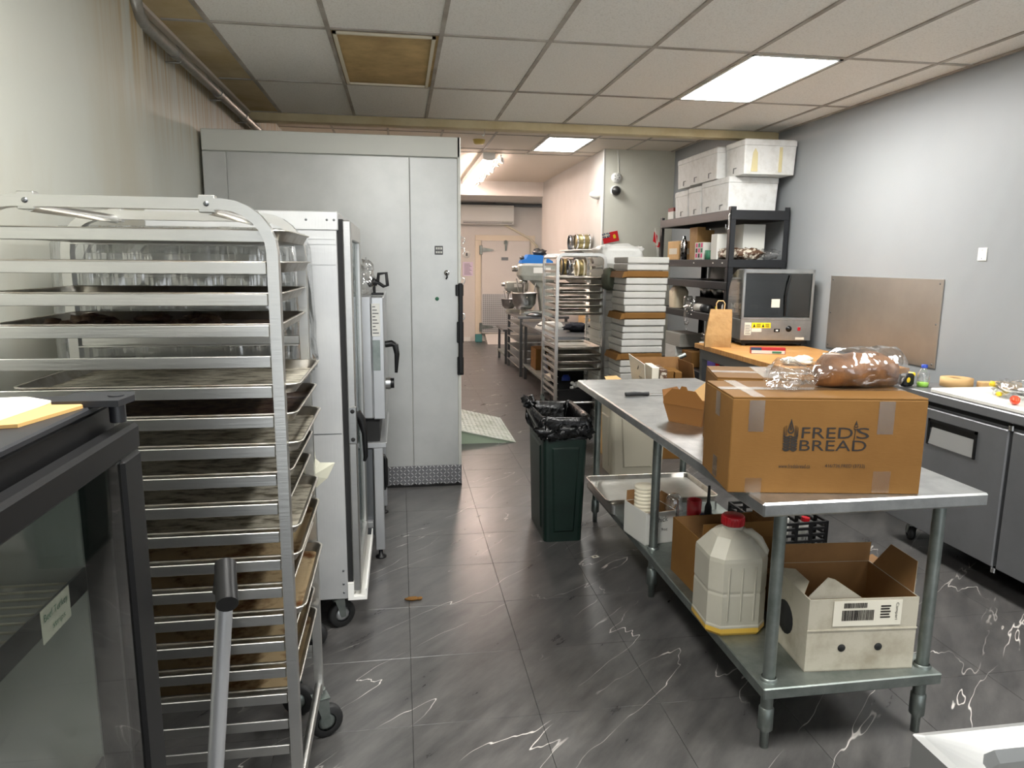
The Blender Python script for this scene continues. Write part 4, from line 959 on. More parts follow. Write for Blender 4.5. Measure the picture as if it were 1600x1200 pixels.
for i in range(9):
    an = PI*i/8; L.append([(.042*math.cos(an)*k, .02*(1-(k)**2)*0+y_, .034*(1-math.sin(an)*k*1.0)) for k, y_ in ((1, -.012), (.98, 0), (1, .012))])
f.blob((0, 0, .022), (.045, .022, .022), .08, 3, 16, 10); f.use(1).prism([(-.043, .026), (.043, .026), (.03, .036), (0, .04), (-.03, .036)], -.012, .012)
solo(f, 'tomato_slice', 'red tomato wedge on the white cutting board', 'tomato', (2.965, 2.985, .951), .9)
f = MB(kraft_lt, black_m); f.lathe((0, 0, 0), [(.03, 0), (.085, 0), (.085, .05), (.03, .05), (.03, 0)], 30); f.use(1).lathe((0, 0, 0), [(.0, .004), (.029, .004), (.029, .045), (0, .045)], 20)
solo(f, 'paper_roll', 'roll of brown paper tape lying behind the cutting board', 'tape roll', (3.20, 3.63, .926))
f = MB(kraft_lt); f.box(-.11, .11, -.03, .03, 0, .04, .004); solo(f, 'kraft_packet', 'flat brown paper packet beside the tape roll', 'packet', (3.38, 3.52, .926), -.2)
t = T('drink_bottle', 'clear bottle with blue cap and green dregs on the prep fridge', 'bottle', (2.99, 3.64, .926))
MB(film_m).lathe((0, 0, 0), [(0, 0), (.03, 0), (.033, .01), (.033, .075), (.03, .085), (.014, .105), (.014, .115)], 20).build('body', t, True)
MB(lime_m).lathe((0, 0, 0), [(0, .001), (.030, .001), (.031, .025), (0, .025)], 20).build('liquid', t, True)
MB(bluecap_m).lathe((0, 0, 0), [(.017, .11), (.017, .128), (0, .128)], 16).build('cap', t, True)
t = T('tape_measure', 'black and yellow tape measure beside the blue-capped bottle', 'tape measure', (2.905, 3.665, .926), .3)
MB(black_m).box(-.04, .04, -.025, .025, 0, .075, .012).build('case', t, True)
f = MB(yellow_m); f.lathe((-.02, -.0255, .04), [(0, -.001), (.014, -.001), (.016, .001)], 16, 'y'); f.box(.025, .05, -.02, .02, .055, .08, .006); f.build('accent', t, True)

# fridge box beyond, under the wooden table
t = T('grey_chest', 'grey undercounter chest on casters below the wooden table', 'chest', (3.1, 5.0, 0))
MB(grey_m).box(2.80, 3.40, 4.40, 5.60, .16, .84, .006).build('body', t)
MB(steel_m).box(2.765, 2.80, 4.38, 5.62, .13, .165, .004).build('bumper', t)
MB(M('maroon_strip', (96, 20, 26), .4)).box(2.79, 2.80, 4.42, 5.5, .17, .21).build('stripe', t)
for x, y in ((2.85, 4.47), (2.85, 5.5), (3.3, 4.47), (3.3, 5.5)): caster(x, y, t, .165, .055, .03, galv_m, .6)
WZ = .93
t = T('wood_table', 'butcher block topped table with grey legs under the warmer', 'table', (2.97, 5.0, 0))
n = 9
for k in range(n):
    y0 = 4.30+(5.90-4.30)*k/n
    m = MB(wood_m, wood_e); y1 = y0+(1.60/n)-.0008
    m.box(2.56, 3.42, y0, y1, WZ-.04, WZ, .0015); m.build('plank', t)
MB(grey_m).box(2.60, 2.62, 4.36, 5.84, .80, WZ-.04).build('apron', t)
MB(grey_m).box(2.62, 3.38, 4.36, 4.38, .80, WZ-.04).build('apron', t)
for x, y in ((2.63, 5.85), (2.63, 4.35), (3.37, 4.35), (3.37, 5.85)): MB(grey_m).box(x-.025, x+.025, y-.025, y+.025, 0, WZ-.04, .003).build('leg', t)
# food warmer
t = T('food_warmer', 'countertop glass food warmer with control panel and yellow warning sticker', 'warmer', (3.15, 5.6, WZ), -.16)
w, d = .60, .43
MB(black_m).box(-w/2+.02, w/2-.02, .02, d-.03, .02, .05).build('base', t, True)
for x in (-w/2+.05, w/2-.05):
    for y in (.05, d-.08): MB(rubber_m).cyl((x, y, 0), (x, y, .03), .018, n=12).build('foot', t, True)
MB(steel_m).box(-w/2, w/2, 0, d, .05, .225, .003).build('lower_case', t, True)
f = MB(steel_m); f.box(-w/2, -w/2+.022, -.004, .02, .225, .645, .002); f.box(w/2-.022, w/2, -.004, .02, .225, .645, .002); f.box(-w/2, w/2, -.004, .02, .615, .645, .002); f.box(-w/2, w/2, -.004, .02, .222, .245, .002); f.build('rear_frame', t, True)
MB(steel_m).box(-w/2, w/2, .0, .13, .640, .65, .002).build('top', t, True)
cv = [(.13, .645)] + [(.13+.27*math.sin(a), .375+.27*math.cos(a)) for a in [k*PI/2/8 for k in range(9)]] + [(.40, .225)]
g = MB(fglass_m)
for k in range(len(cv)-1): g.quad((-w/2+.004, cv[k][0], cv[k][1]), (w/2-.004, cv[k][0], cv[k][1]), (w/2-.004, cv[k+1][0], cv[k+1][1]), (-w/2+.004, cv[k+1][0], cv[k+1][1]), .003)
g.build('curved_glass', t, True)
pl = [(.02, .225), (.40, .225)] + [(c[0], c[1]) for c in cv[::-1][1:]] + [(.02, .645)]
for x in (-w/2+.001, w/2-.006): MB(fglass_m).prism(pl, x, x+.005, 'x').build('side_glass', t, True)
d1 = MB(wdoor_m); d1.box(-w/2+.024, .06, .004, .009, .25, .612); d1.build('sliding_door', t, True)
d2 = MB(wdoor_m); d2.box(.03, w/2-.024, .012, .017, .25, .612); d2.build('sliding_door', t, True)
MB(black_m).tube([(.07, -.002, .255), (.062, -.012, .42), (.075, -.012, .52), (.095, -.002, .60)], .008, 8).build('door_pull', t, True)
for z in (.30, .42):
    f = MB(chrome_m); f.tube([(-w/2+.02, .05, z), (w/2-.02, .05, z)], .004, 6); f.tube([(-w/2+.02, .36, z), (w/2-.02, .36, z)], .004, 6)
    for k in range(15): f.tube([(-w/2+.03+.038*k, .05, z+.003), (-w/2+.03+.038*k, .36, z+.003)], .002, 4)
    f.build('wire_shelf', t, True)
MB(brownw).box(-.28, -.12, .1, .3, .305, .35, .01).build('food_tray', t, True)
MB(paper_m).box(-.05, .02, .001, .0035, .33, .40).build('paper_note', t, True)
MB(ylabel_m).box(-.205, -.045, -.0025, 0, .155, .20).build('warning_sticker', t, True)
f = MB(ink_m)
for x in (-.195, -.12):
    f.prism([(x, .162), (x+.022, .162), (x+.011, .192)], -.0035, -.0025)
for k in range(4): f.box(-.165, -.13, -.0035, -.0025, .163+.008*k, .166+.008*k); f.box(-.09, -.055, -.0035, -.0025, .163+.008*k, .166+.008*k)
f.build('warning_print', t, True)
MB(paper_m).box(-.265, -.21, -.0025, 0, .095, .20).build('rating_label', t, True)
MB(paper_m).box(-.205, -.12, -.0022, 0, .122, .152).build('rating_label', t, True)
f = MB(inkgr_m)
for k in range(6): f.box(-.26, -.215-.006*(k % 2), -.0035, -.0025, .105+.014*k, .110+.014*k)
f.build('label_print', t, True)
MB(black_m, white_p).box(-.015, .035, -.004, 0, .122, .15, .002).use(1).box(0, .02, -.005, -.004, .13, .142).build('thermometer', t, True)
MB(steel_m).box(.07, .25, -.0015, 0, .07, .20, .0005).build('control_plate', t, True)
MB(black_m).lathe((.11, 0, .15), [(0, -.022), (.014, -.022), (.018, -.003), (.026, -.002), (.026, 0)], 20, 'y').build('knob', t, True)
MB(red_m).box(.185, .208, -.008, 0, .135, .165, .002).build('switch', t, True)
MB(paper_m).box(.17, .245, -.003, 0, .06, .078).build('rating_label', t, True)
# things on the wooden table
t = T('paper_bag', 'brown kraft paper carrier bag on the corner of the wooden table', 'bag', (2.64, 5.62, WZ), -.35)
f = MB(kraftbag_m)
f.loft([rrect(-.105, .105, -.06, .06, 0, .004, 1), rrect(-.103, .106, -.058, .058, .10, .004, 1), rrect(-.085, .107, -.035, .035, .22, .004, 1), rrect(-.07, .105, -.012, .014, .315, .003, 1)], True, False)
f.build('bag_body', t, True)
f = MB(kraftbag_m); f.add([(-.105, -.0605, .0), (0, -.0625, .0), (.105, -.0605, 0), (.106, -.0588, .10), (.01, -.0615, .095), (-.103, -.0588, .10), (.0, -.0645, .05)], [(0, 1, 6), (1, 2, 6), (2, 3, 6), (3, 4, 6), (4, 5, 6), (5, 0, 6)]); f.build('folded_bottom', t, True)
for y in (-.012, .014): MB(kraft_lt).tube([(-.02, y, .31), (-.025, y, .36), (-.01, y, .385), (.03, y, .385), (.045, y, .36), (.04, y, .31)], .004, 6).build('handle', t, True)
t = T('wrap_box', 'long printed cling wrap box below the warmer panel', 'box', (2.83, 5.13, WZ), -.30)
MB(red_m, wcard_m).box(-.13, .13, -.025, .025, .0, .05, .002).build('carton', t, True)
f = MB(wcard_m, inkg_m, navy_m); f.box(-.125, .125, -.0265, -.025, .003, .028); f.use(1).box(.03, .1, -.0275, -.0265, .006, .022); f.use(2).box(-.13, -.05, -.0262, -.025, .028, .05); f.build('print', t, True)
f = MB(fabric_w); f.blob((0, 0, .025), (.11, .06, .028), .5, 21, 26, 12, 1, 3); f.blob((.05, .02, .04), (.06, .04, .025), .5, 23, 20, 10, 1, 3); solo(f, 'tea_towel', 'crumpled white towel on the front of the wooden table', 'towel', (2.72, 4.52, WZ), -.2)
t = T('knife', 'white handled knife lying on the wooden table by the steel sheet', 'knife', (3.22, 5.0, WZ), -.7)
MB(white_p).tube([(0, 0, .01), (.06, 0, .011), (.12, 0, .009)], [.008, .011, .009], 8).build('handle', t, True); MB(can_m).prism([(.12, -.012), (.27, -.006), (.28, .006), (.12, .012)], .006, .008, 'z').build('blade', t, True)

# wall pieces on the right
t = T('steel_splash_sheet', 'flat brushed steel sheet fixed to the right wall beside the warmer', 'panel', (3.545, 4.83, .94))
steel_s = M('splash_steel', (178, 172, 164), .5, .85, n=(1.1, (160, 154, 146), .35, .65), b=(1.6, .12))
MB(steel_s).box(3.541, 3.549, 4.22, 5.47, .935, 1.53, .001).build('sheet', t)
f = MB(steel_d)
for y in (4.25, 5.44):
    for z in (.96, 1.23, 1.50): f.lathe((3.541, y, z), [(0, -.003), (.006, -.003), (.007, 0)], 8, 'x')
f.build('screw', t)
t = T('wall_switch', 'small white blank switch plate on the right wall', 'switch', (3.55, 3.935, 1.69)); MB(white_p).box(3.543, 3.55, 3.90, 3.97, 1.65, 1.73, .003).build('plate', t)
f = MB(steel_d)
for z in (1.665, 1.715): f.lathe((3.543, 3.935, z), [(0, -.001), (.003, -.001), (.003, 0)], 8, 'x')
f.build('screw', t)

# ------------------------------------------------------------------ black shelving
SX0, SX1, SY0, SY1 = 2.95, 3.52, 6.15, 7.92
t = T('steel_shelving', 'tall black boltless shelving unit against the right wall', 'shelving', (3.23, 7.0, 0))
for x in (SX0, SX1):
    for y in (SY0, SY1):
        s = 1 if x == SX0 else -1; q = 1 if y == SY0 else -1
        m = MB(blackmetal_m); m.box(x, x+s*.004, y, y+q*.055, 0, 2.13); m.box(x, x+s*.05, y, y+q*.004, 0, 2.13); m = m.build('post', t)
SH = [2.10, 1.66, 1.455, 1.14, .55, .12]
for z in SH:
    m = MB(blackmetal_m)
    h = .085 if z > 2 else .072
    for x in (SX0, SX1-.03): m.box(x-.004 if x == SX0 else x, x+.03, SY0+.004, SY1-.004, z-h, z, .003)
    for y in (SY0, SY1-.03): m.box(SX0+.004, SX1-.004, y-.003 if y == SY0 else y, y+.03, z-h, z, .003)
    m.box(SX0+.02, SX1-.02, SY0+.02, SY1-.02, z-.016, z-.004)
    m.build('shelf', t)
f = MB(white_p)
for z in (1.64, 1.12):
    for y in (6.25, 6.45, 6.9): f.box(SX0-.006, SX0-.004, y, y+.025, z-.018, z-.006)
f.build('shelf_clip', t)
MB(blackmetal_m).tube([(SX1-.02, 6.4, 1.2), (SX1-.02, 7.4, 1.62)], 0, flat=(.02, .006)).build('brace', t)
f = MB(chrome_m); f.tube([(0, 0, .13), (-.012, 0, .14), (-.018, 0, .12), (-.012, 0, .03), (-.014, 0, 0), (-.03, 0, -.01), (-.042, 0, .01), (-.042, 0, .04)], .004, 8)
solo(f, 's_hook', 'wire hook hanging on the front shelving post', 'hook', (SX0-.005, SY0-.006, 1.93))
# foam coolers
def cooler(x0, x1, y0, y1, z, h, label, notches, stain=0):
    t = T('foam_cooler', label, 'cooler', ((x0+x1)/2, (y0+y1)/2, z), 0, 'foam coolers on the shelving')
    b = MB(foam_m); hb = h-.055; e = .008
    b.loft([rrect(x0+e, x1-e, y0+e, y1-e, z, .012, 2), rrect(x0, x1, y0, y1, z+hb, .012, 2)], True, True); b.build('box', t)
    b = MB(foam_m); b.loft([rrect(x0-.003, x1+.003, y0-.003, y1+.003, z+hb+.002, .012, 2), rrect(x0-.003, x1+.003, y0-.003, y1+.003, z+h-.01, .012, 2), rrect(x0+.008, x1-.008, y0+.008, y1-.008, z+h, .01, 2)], True, True); b.build('lid', t)
    n = MB(inkgr_m)
    for yy in notches:
        n.box(x0-.001, x0+.004, yy-.028, yy+.028, z+.062, z+.067); n.box(x0-.001, x0+.005, yy+.024, yy+.028, z+.02, z+.067)
    n.build('grip_notch', t)
    if stain:
        s_ = MB(foamstain_m); s_.prism([(x0+.07, z+.02), (x0+.13, z+.02), (x0+.125, z+h*.6), (x0+.1, z+h*.74), (x0+.08, z+h*.6)], y0-.001, y0+.005); s_.box(x0+.33, x0+.36, y0-.001, y0+.005, z+.02, z+h*.78); s_.build('stain', t)
    return t
ZT = 2.10
cooler(2.985, 3.47, 6.30, 6.90, ZT, .31, 'white foam cooler at the near end of the lower cooler row', (6.45, 6.75))
cooler(2.985, 3.40, 6.915, 7.23, ZT, .29, 'white foam cooler in the middle of the lower cooler row', (7.05,))
cooler(2.985, 3.40, 7.245, 7.60, ZT, .28, 'white foam cooler at the far end of the lower cooler row', (7.4,))
cooler(3.03, 3.525, 6.12, 6.50, ZT+.312, .30, 'glue-stained white foam cooler at the near end of the upper row', (6.3,), 1)
cooler(2.96, 3.44, 6.53, 7.19, ZT+.312, .29, 'wide white foam cooler in the middle of the upper row', (6.68, 7.02))
cooler(2.985, 3.42, 7.21, 7.56, ZT+.31, .30, 'white foam cooler at the far end of the upper row', (7.36,))
f = MB(wcard_m, M('dark_red_card', (120, 44, 40), .6)); f.box(-.1, .1, -.08, .08, 0, .09, .002); f.use(1).box(-.1, .1, -.08, .08, .09, .13, .002); solo(f, 'printed_box', 'small cream box with dark red lid beside the foam coolers', 'box', (3.10, 7.75, ZT))
# second shelf goods (z 1.66)
Z2 = 1.66
def sbox(name, label, cat, c, w, d, h, m, rz=0, extra=None):
    t = T(name, label, cat, c, rz); MB(m).box(-w/2, w/2, -d/2, d/2, 0, h, .003).build('carton', t, True)
    if extra: extra(t, w, d, h)
    return t
def lid_lines(m):
    def fn(t, w, d, h):
        g = MB(m); g.box(-w/2-.001, -w/2, -d*.35, d*.35, h*.3, h*.62); g.box(-w*.35, w*.35, -d/2-.001, -d/2, h*.3, h*.62); g.build('label', t, True)
    return fn
sbox('carton', 'kraft carton with white label on the second shelf', 'box', (3.08, 7.55, Z2), .22, .32, .20, kraft_lt, 0, lid_lines(paper_m))
f = MB(foil_m); f.lathe((0, 0, 0), [(0, 0), (.035, 0), (.036, .18), (.02, .21), (.015, .25), (0, .25)], 16); solo(f, 'foil_bottle', 'silver foil wrapped bottle beside the kraft carton', 'bottle', (3.0, 7.32, Z2))
t = T('paper_bag', 'tall open brown paper bag on the second shelf', 'bag', (3.1, 7.12, Z2)); f = MB(kraftbag_m); f.loft([rrect(-.08, .1, -.1, .1, 0, .004, 1), rrect(-.085, .1, -.1, .1, .30, .004, 1)], True, False); f.build('bag_body', t, True); MB(kraftbag_m).box(-.085, .0, -.1, .1, .296, .33).build('rim', t, True)
def prn(t, w, d, h):
    g = MB(pink_m, inkg_m, ink_m)
    for i in range(3):
        for j in range(3): g.use((i*2+j) % 3 if (i+j) % 2 else 0).box(-w/2-.0012, -w/2, -d/2+.015+d*.3*i, -d/2+.055+d*.3*i, .02+h*.3*j, .06+h*.3*j)
    g.build('print', t, True)
sbox('printed_carton', 'pink printed white carton on the second shelf', 'box', (3.03, 6.86, Z2), .12, .20, .17, wcard_m, 0, prn)
sbox('envelope_stack', 'upright stack of grey white envelopes behind the pink carton', 'envelopes', (3.2, 6.78, Z2), .14, .14, .26, wcard_d)
f = MB(inkg_m, white_p); f.lathe((0, 0, 0), [(0, 0), (.045, 0), (.045, .09), (0, .09)], 18); f.v = [(x*.9, y*.9, z) for x, y, z in f.v]; solo(f, 'green_tub', 'small green tub on the second shelf edge', 'tub', (3.0, 6.68, Z2))
sbox('white_box', 'narrow white carton beside the green tub', 'box', (3.06, 6.54, Z2), .16, .13, .24, wcard_m)
sbox('white_box', 'broad tall white carton at the back of the second shelf', 'box', (3.30, 6.52, Z2), .22, .30, .33, wcard_m)
f = MB(brownw); blobs(f, [((0, 0, .05), (.10, .16, .055), .5), ((.03, -.12, .05), (.10, .12, .055), .5), ((.1, -.2, .05), (.12, .08, .055), .5)], 31); solo(f, 'wrapped_packs', 'brown and white wrapped packs heaped on the shelf corner', 'packs', (3.08, 6.42, Z2))
f = MB(film_m); blobs(f, [((0, 0, .05), (.09, .08, .05), .7)], 41); solo(f, 'plastic_bag', 'crumpled clear bag on the second shelf by the wall', 'bag', (3.40, 6.27, Z2))
# fourth shelf goods (z 1.14)
Z4 = 1.14
f = MB(M('cream_jar', (214, 200, 172), .5, n=(9, (150, 110, 90), .58, .7))); f.loft([rrect(-.08, .08, -.1, .1, 0, .04), rrect(-.085, .085, -.105, .105, .18, .05), rrect(-.05, .05, -.06, .06, .25, .05)], True, True, True); solo(f, 'cream_canister', 'large cream canister on the shelf below the crossbeam', 'canister', (3.06, 7.55, Z4))
f = MB(cup_m); f.lathe((0, 0, 0), [(0, 0), (.05, 0), (.052, .12), (.04, .14), (0, .14)], 18); solo(f, 'glass_jar', 'clear jar beside the cream canister', 'jar', (3.06, 7.28, Z4))
for y, lb in ((7.05, 'steel bowl beside the glass jar on the shelving'), (6.78, 'middle steel bowl on the shelving'), (6.52, 'steel bowl nearest the near shelving post')):
    f = MB(steel_m); f.lathe((0, 0, 0), [(0, 0), (.05, 0), (.09, .05), (.11, .09), (.112, .088), (.088, .048), (.05, .006), (0, .006)], 22); solo(f, 'steel_bowl', lb, 'bowl', (3.2, y, Z4+.14), 0, 'steel bowls')
sbox('black_bin', 'long black storage bin under the steel bowls', 'bin', (3.22, 6.80, Z4), .24, .78, .14, black_m)
f = MB(can_m, wcard_m); f.lathe((0, 0, 0), [(0, -.13), (.04, -.13), (.04, .0)], 18, 'y').use(1).lathe((0, 0, 0), [(.0405, 0), (.0405, .13), (0, .13)], 18, 'y'); f.v = [(x, y, z+.041) for x, y, z in f.v]; solo(f, 'dark_can', 'dark can lying on its side at the shelf edge', 'can', (3.0, 6.75, Z4), .1)
f = MB(film_m); blobs(f, [((0, 0, .05), (.06, .12, .06), .7), ((-.05, .02, -.06), (.025, .05, .09), .6), ((-.05, .02, -.16), (.012, .02, .05), .5)], 51); solo(f, 'plastic_wrap', 'crumpled clear wrap hanging over the shelf edge', 'plastic', (2.99, 6.99, Z4))
f = MB(ylabel_m); f.box(-.05, .05, -.002, .002, 0, .075); solo(f, 'yellow_card', 'yellow card standing at the shelf edge', 'card', (3.0, 6.47, Z4), 1.2)
t = T('spray_bottle', 'pale round bottle with a yellow cap beside the yellow card', 'bottle', (3.07, 6.36, Z4)); MB(white_p).lathe((0, 0, 0), [(0, 0), (.05, 0), (.058, .04), (.055, .09), (.03, .12), (.02, .125)], 20).build('body', t, True); MB(yellow_m).lathe((0, 0, 0), [(.024, .12), (.024, .15), (0, .15)], 16).build('cap', t, True)
# lower shelf goods (z .55)
Z5 = .55
sbox('grey_tray', 'grey lidded tray behind the tall pizza box stack', 'tray', (3.1, 7.45, Z5+.18), .26, .42, .14, M('grey_card', (150, 148, 140), .7))
sbox('white_box', 'white carton low on the shelving behind the pizza boxes', 'box', (3.1, 7.5, Z5), .26, .30, .18, wcard_m)
sbox('carton', 'small kraft carton low on the shelving', 'box', (3.1, 7.08, Z5), .22, .26, .16, kraft_m)
t = T('plastic_bucket', 'white bucket with purple and red label on the low shelf', 'bucket', (3.05, 6.62, Z5)); MB(white_p).lathe((0, 0, 0), [(0, 0), (.10, 0), (.115, .28), (.12, .28), (.12, .30), (0, .30)], 24).build('body', t, True)
f = MB(M('purple_print', (84, 70, 130), .5), red_m); f.prism([(-.118+.0, .08), (-.118+.0, .2)] and [(-.09, .08), (0, .08), (0, .2), (-.09, .2)], -.1, -.112, 'y'); f.use(1).prism([(0, .08), (.06, .08), (.06, .2), (0, .2)], -.1, -.118, 'y'); f.build('label', t, True)
f = MB(film_m, white_p); blobs(f, [((0, 0, .05), (.09, .12, .06), .6)], 61); solo(f, 'plastic_bag', 'crumpled pale bag on the bucket lid', 'bag', (3.05, 6.62, Z5+.30))
sbox('purple_box', 'purple and white printed box on the lowest shelf', 'box', (3.08, 6.5, .12), .24, .3, .30, M('lilac_card', (150, 140, 190), .6), 0, lid_lines(wcard_m))
# bent hand truck tube
t = T('hand_truck', 'bent grey tube handle of a trolley behind the kraft cartons', 'trolley', (2.42, 5.75, 0)); MB(galv_m).tube([(2.36, 5.95, .05), (2.36, 5.95, .6), (2.37, 5.95, .72), (2.42, 5.95, .79), (2.50, 5.95, .82)], .022, 12).build('handle', t)
MB(galv_m).box(2.26, 2.5, 5.9, 6.05, .0, .05, .004).build('plate', t); f = MB(yellow_m); f.lathe((2.46, 5.9, 0), [(0, .0), (.06, .0), (.07, .3), (.05, .52), (0, .52)], 16); tag(f.build('yellow_jug'), 'yellow plastic jug behind the prep table', 'jug')

# ------------------------------------------------------------------ pizza boxes
ord_ = 'topmost second third fourth fifth sixth seventh eighth ninth tenth eleventh twelfth thirteenth fourteenth fifteenth sixteenth seventeenth eighteenth nineteenth twentieth twenty-first twenty-second twenty-third twenty-fourth twenty-fifth bottommost'.split()
ph = .0645
def pbox(m, loc, rz, label, s=.40, flap=False):
    t = T('pizza_box', label, 'box', loc, rz, 'pizza boxes in the tall stack')
    MB(m).box(-s/2, s/2, -s/2, s/2, .004, ph*.6, .006).build('tray', t, True)
    MB(m).box(-s/2-.003, s/2+.003, -s/2-.003, s/2+.003, ph*.12, ph-.0005, .006).build('lid', t, True)
    if flap: MB(m).prism([(-s/2, .01), (-s/2-.05, .0), (-s/2-.03, ph*.9), (-s/2, ph*.9)], -s/2, s/2).build('tuck_flap', t, True)
    return t
N = 26
for k in range(N):
    z = ph*(N-1-k); br = k in (2, 8, 14)
    x = 2.285-.035*(1-z/1.67) + random.uniform(-.016, .016) + (.012 if k < 3 else 0)
    lb = ('brown' if br else 'white') + ' pizza box, %s from the top of the tall stack' % ord_[k]
    if k == 0: lb = 'white pizza box topmost on the tall stack'
    pbox(kraft_m if br else pizza_m, (x, 6.62+random.uniform(-.01, .01), z), random.uniform(-.03, .03), lb, .40, br)
# second stack behind, half hidden, under a white sack
for k in range(20):
    t = T('pizza_box', 'white lidded box, %s from the top of the shorter rear stack' % ord_[19-k], 'box', (2.22+random.uniform(-.01, .01), 7.25, .078*k), random.uniform(-.03, .03), 'boxes in the rear stack')
    MB(wcard_m).box(-.2, .2, -.2, .2, 0, .076, .003).build('carton', t, True); MB(wcard_m).box(-.202, .202, -.202, .202, .05, .075, .002).build('lid', t, True)
f = MB(M('white_sack', (232, 232, 228), .5, b=(16, .6))); f.blob((0, 0, .12), (.23, .2, .125), .2, 71, 34, 18, .45, 4); solo(f, 'white_sack', 'crumpled white plastic sack on the rear box stack', 'sack', (2.25, 7.25, 1.56))
f = MB(olive_m); f.blob((0, 0, .1), (.07, .14, .11), .2, 73, 18, 12, .8); solo(f, 'dark_sack', 'small dark green bundle leaning by the pizza box tower', 'bundle', (2.075, 6.93, 1.36))
# open carton with cardboard inside, on the floor before the stack
t = open_box('tall_carton', 'tall open kraft carton of flat boxes behind the prep table', 'box', (2.0, 5.50, 0), -.05, .40, .42, .66, kraft_m, kraft_in, [('b', .15, .0, .0), ('r', .14, -.1, .01), ('f', .02, .8, .01)])
f = MB(wcard_m, ink_m); f.quad((-.04, .30, .56), (-.01, .02, .56), (-.03, .02, .80), (-.10, .26, .86), -.004); f = f.build('flap', t, True, label='white flap with black print')
g = MB(inkgr_m); g.lathe((-.05, .15, .77), [(0, 0), (.03, 0), (.03, .001)], 14, 'x'); g.build('print', f, True)
text('lettering', 'BOX', (-.028, .20, .62), (0, -1, 0), (-.1, 0, 1), .13, .07, ink_m, f, True)
for i, (x, y, m, lb) in enumerate(((.10, .2, paper_m, 'pale flat box standing in the tall carton'), (.16, .17, brownw, 'shiny wrapped bundle standing in the tall carton'), (.23, .2, kraft_m, 'first flat kraft box in the tall carton'), (.31, .22, kraft_m, 'second flat kraft box in the tall carton'))):
    b = MB(m); b.box(-.03, .03, -.14, .14, 0, .76-.015*i, .003); solo(b, 'flat_box', lb, 'box', (2.0+x, 5.50+y, .007), -.12)
t = T('carton_flap', 'loose kraft carton lid lying by the tall carton', 'box', (1.80, 5.72, 0), .25); MB(kraft_lt).box(-.11, .11, -.16, .16, 0, .56, .003).build('carton', t, True); f = MB(kraft_lt); f.quad((-.14, -.18, .56), (.13, -.18, .56), (.06, .1, .66), (-.06, .1, .66)); f.build('flap', t, True)

# ================================================================== CORRIDOR
# second rack facing the camera
r2_ = bun_rack('half empty aluminium pan rack standing in the corridor mouth', (2.05, 7.02, 0), PI/2, .66, .49, 1.70, 20, 1.60, .0705, 'bun pan racks', True, .16)
for k, kd, dy in ((2, 'clean', .0), (3, 'clean', .05), (4, 'clean', .03), (5, 'clean', .05), (6, 'clean', .02), (7, 'clean', .04), (12, 'white', .0), (13, 'white', .04), (14, 'white', .06), (15, 'white', .07)):
    pan(kd, (2.05-.245, 7.02+.33-dy, 1.60-.0705*k-.010), PI/2, 'aluminium sheet pan in the %s slot of the corridor rack' % ordn[k], 'sheet pans in the corridor rack')

def steel_table(label, x0, x1, y0, y1, z, shelfz, name='steel_table', slides=0):
    t = T(name, label, 'table', ((x0+x1)/2, (y0+y1)/2, 0))
    MB(steel_d).box(x0-.02, x1, y0, y1, z-.035, z, .004).build('tabletop', t)
    for x in (x0+.03, x1-.04):
        for y in (y0+.04, y1-.04): MB(steel_d).box(x-.02, x+.02, y-.02, y+.02, 0, z-.035, .003).build('leg', t)
    if shelfz: MB(galv_m).box(x0, x1-.02, y0+.02, y1-.02, shelfz-.03, shelfz, .003).build('undershelf', t)
    for k in range(slides): MB(steel_m).box(x0+.005, x1-.04, y0+.06, y1-.06, .12+.12*k, .132+.12*k, .002).build('slide_shelf', t)
    return t
steel_table('low steel worktable behind the corridor rack', 1.69, 2.40, 7.72, 9.75, .80, .22)
steel_table('taller steel table carrying the dough mixer', 1.66, 2.38, 9.88, 11.1, .865, 0, 'steel_table', 6)
steel_table('short steel side table beyond the mixer', 1.64, 2.25, 11.2, 12.05, .56, .16)
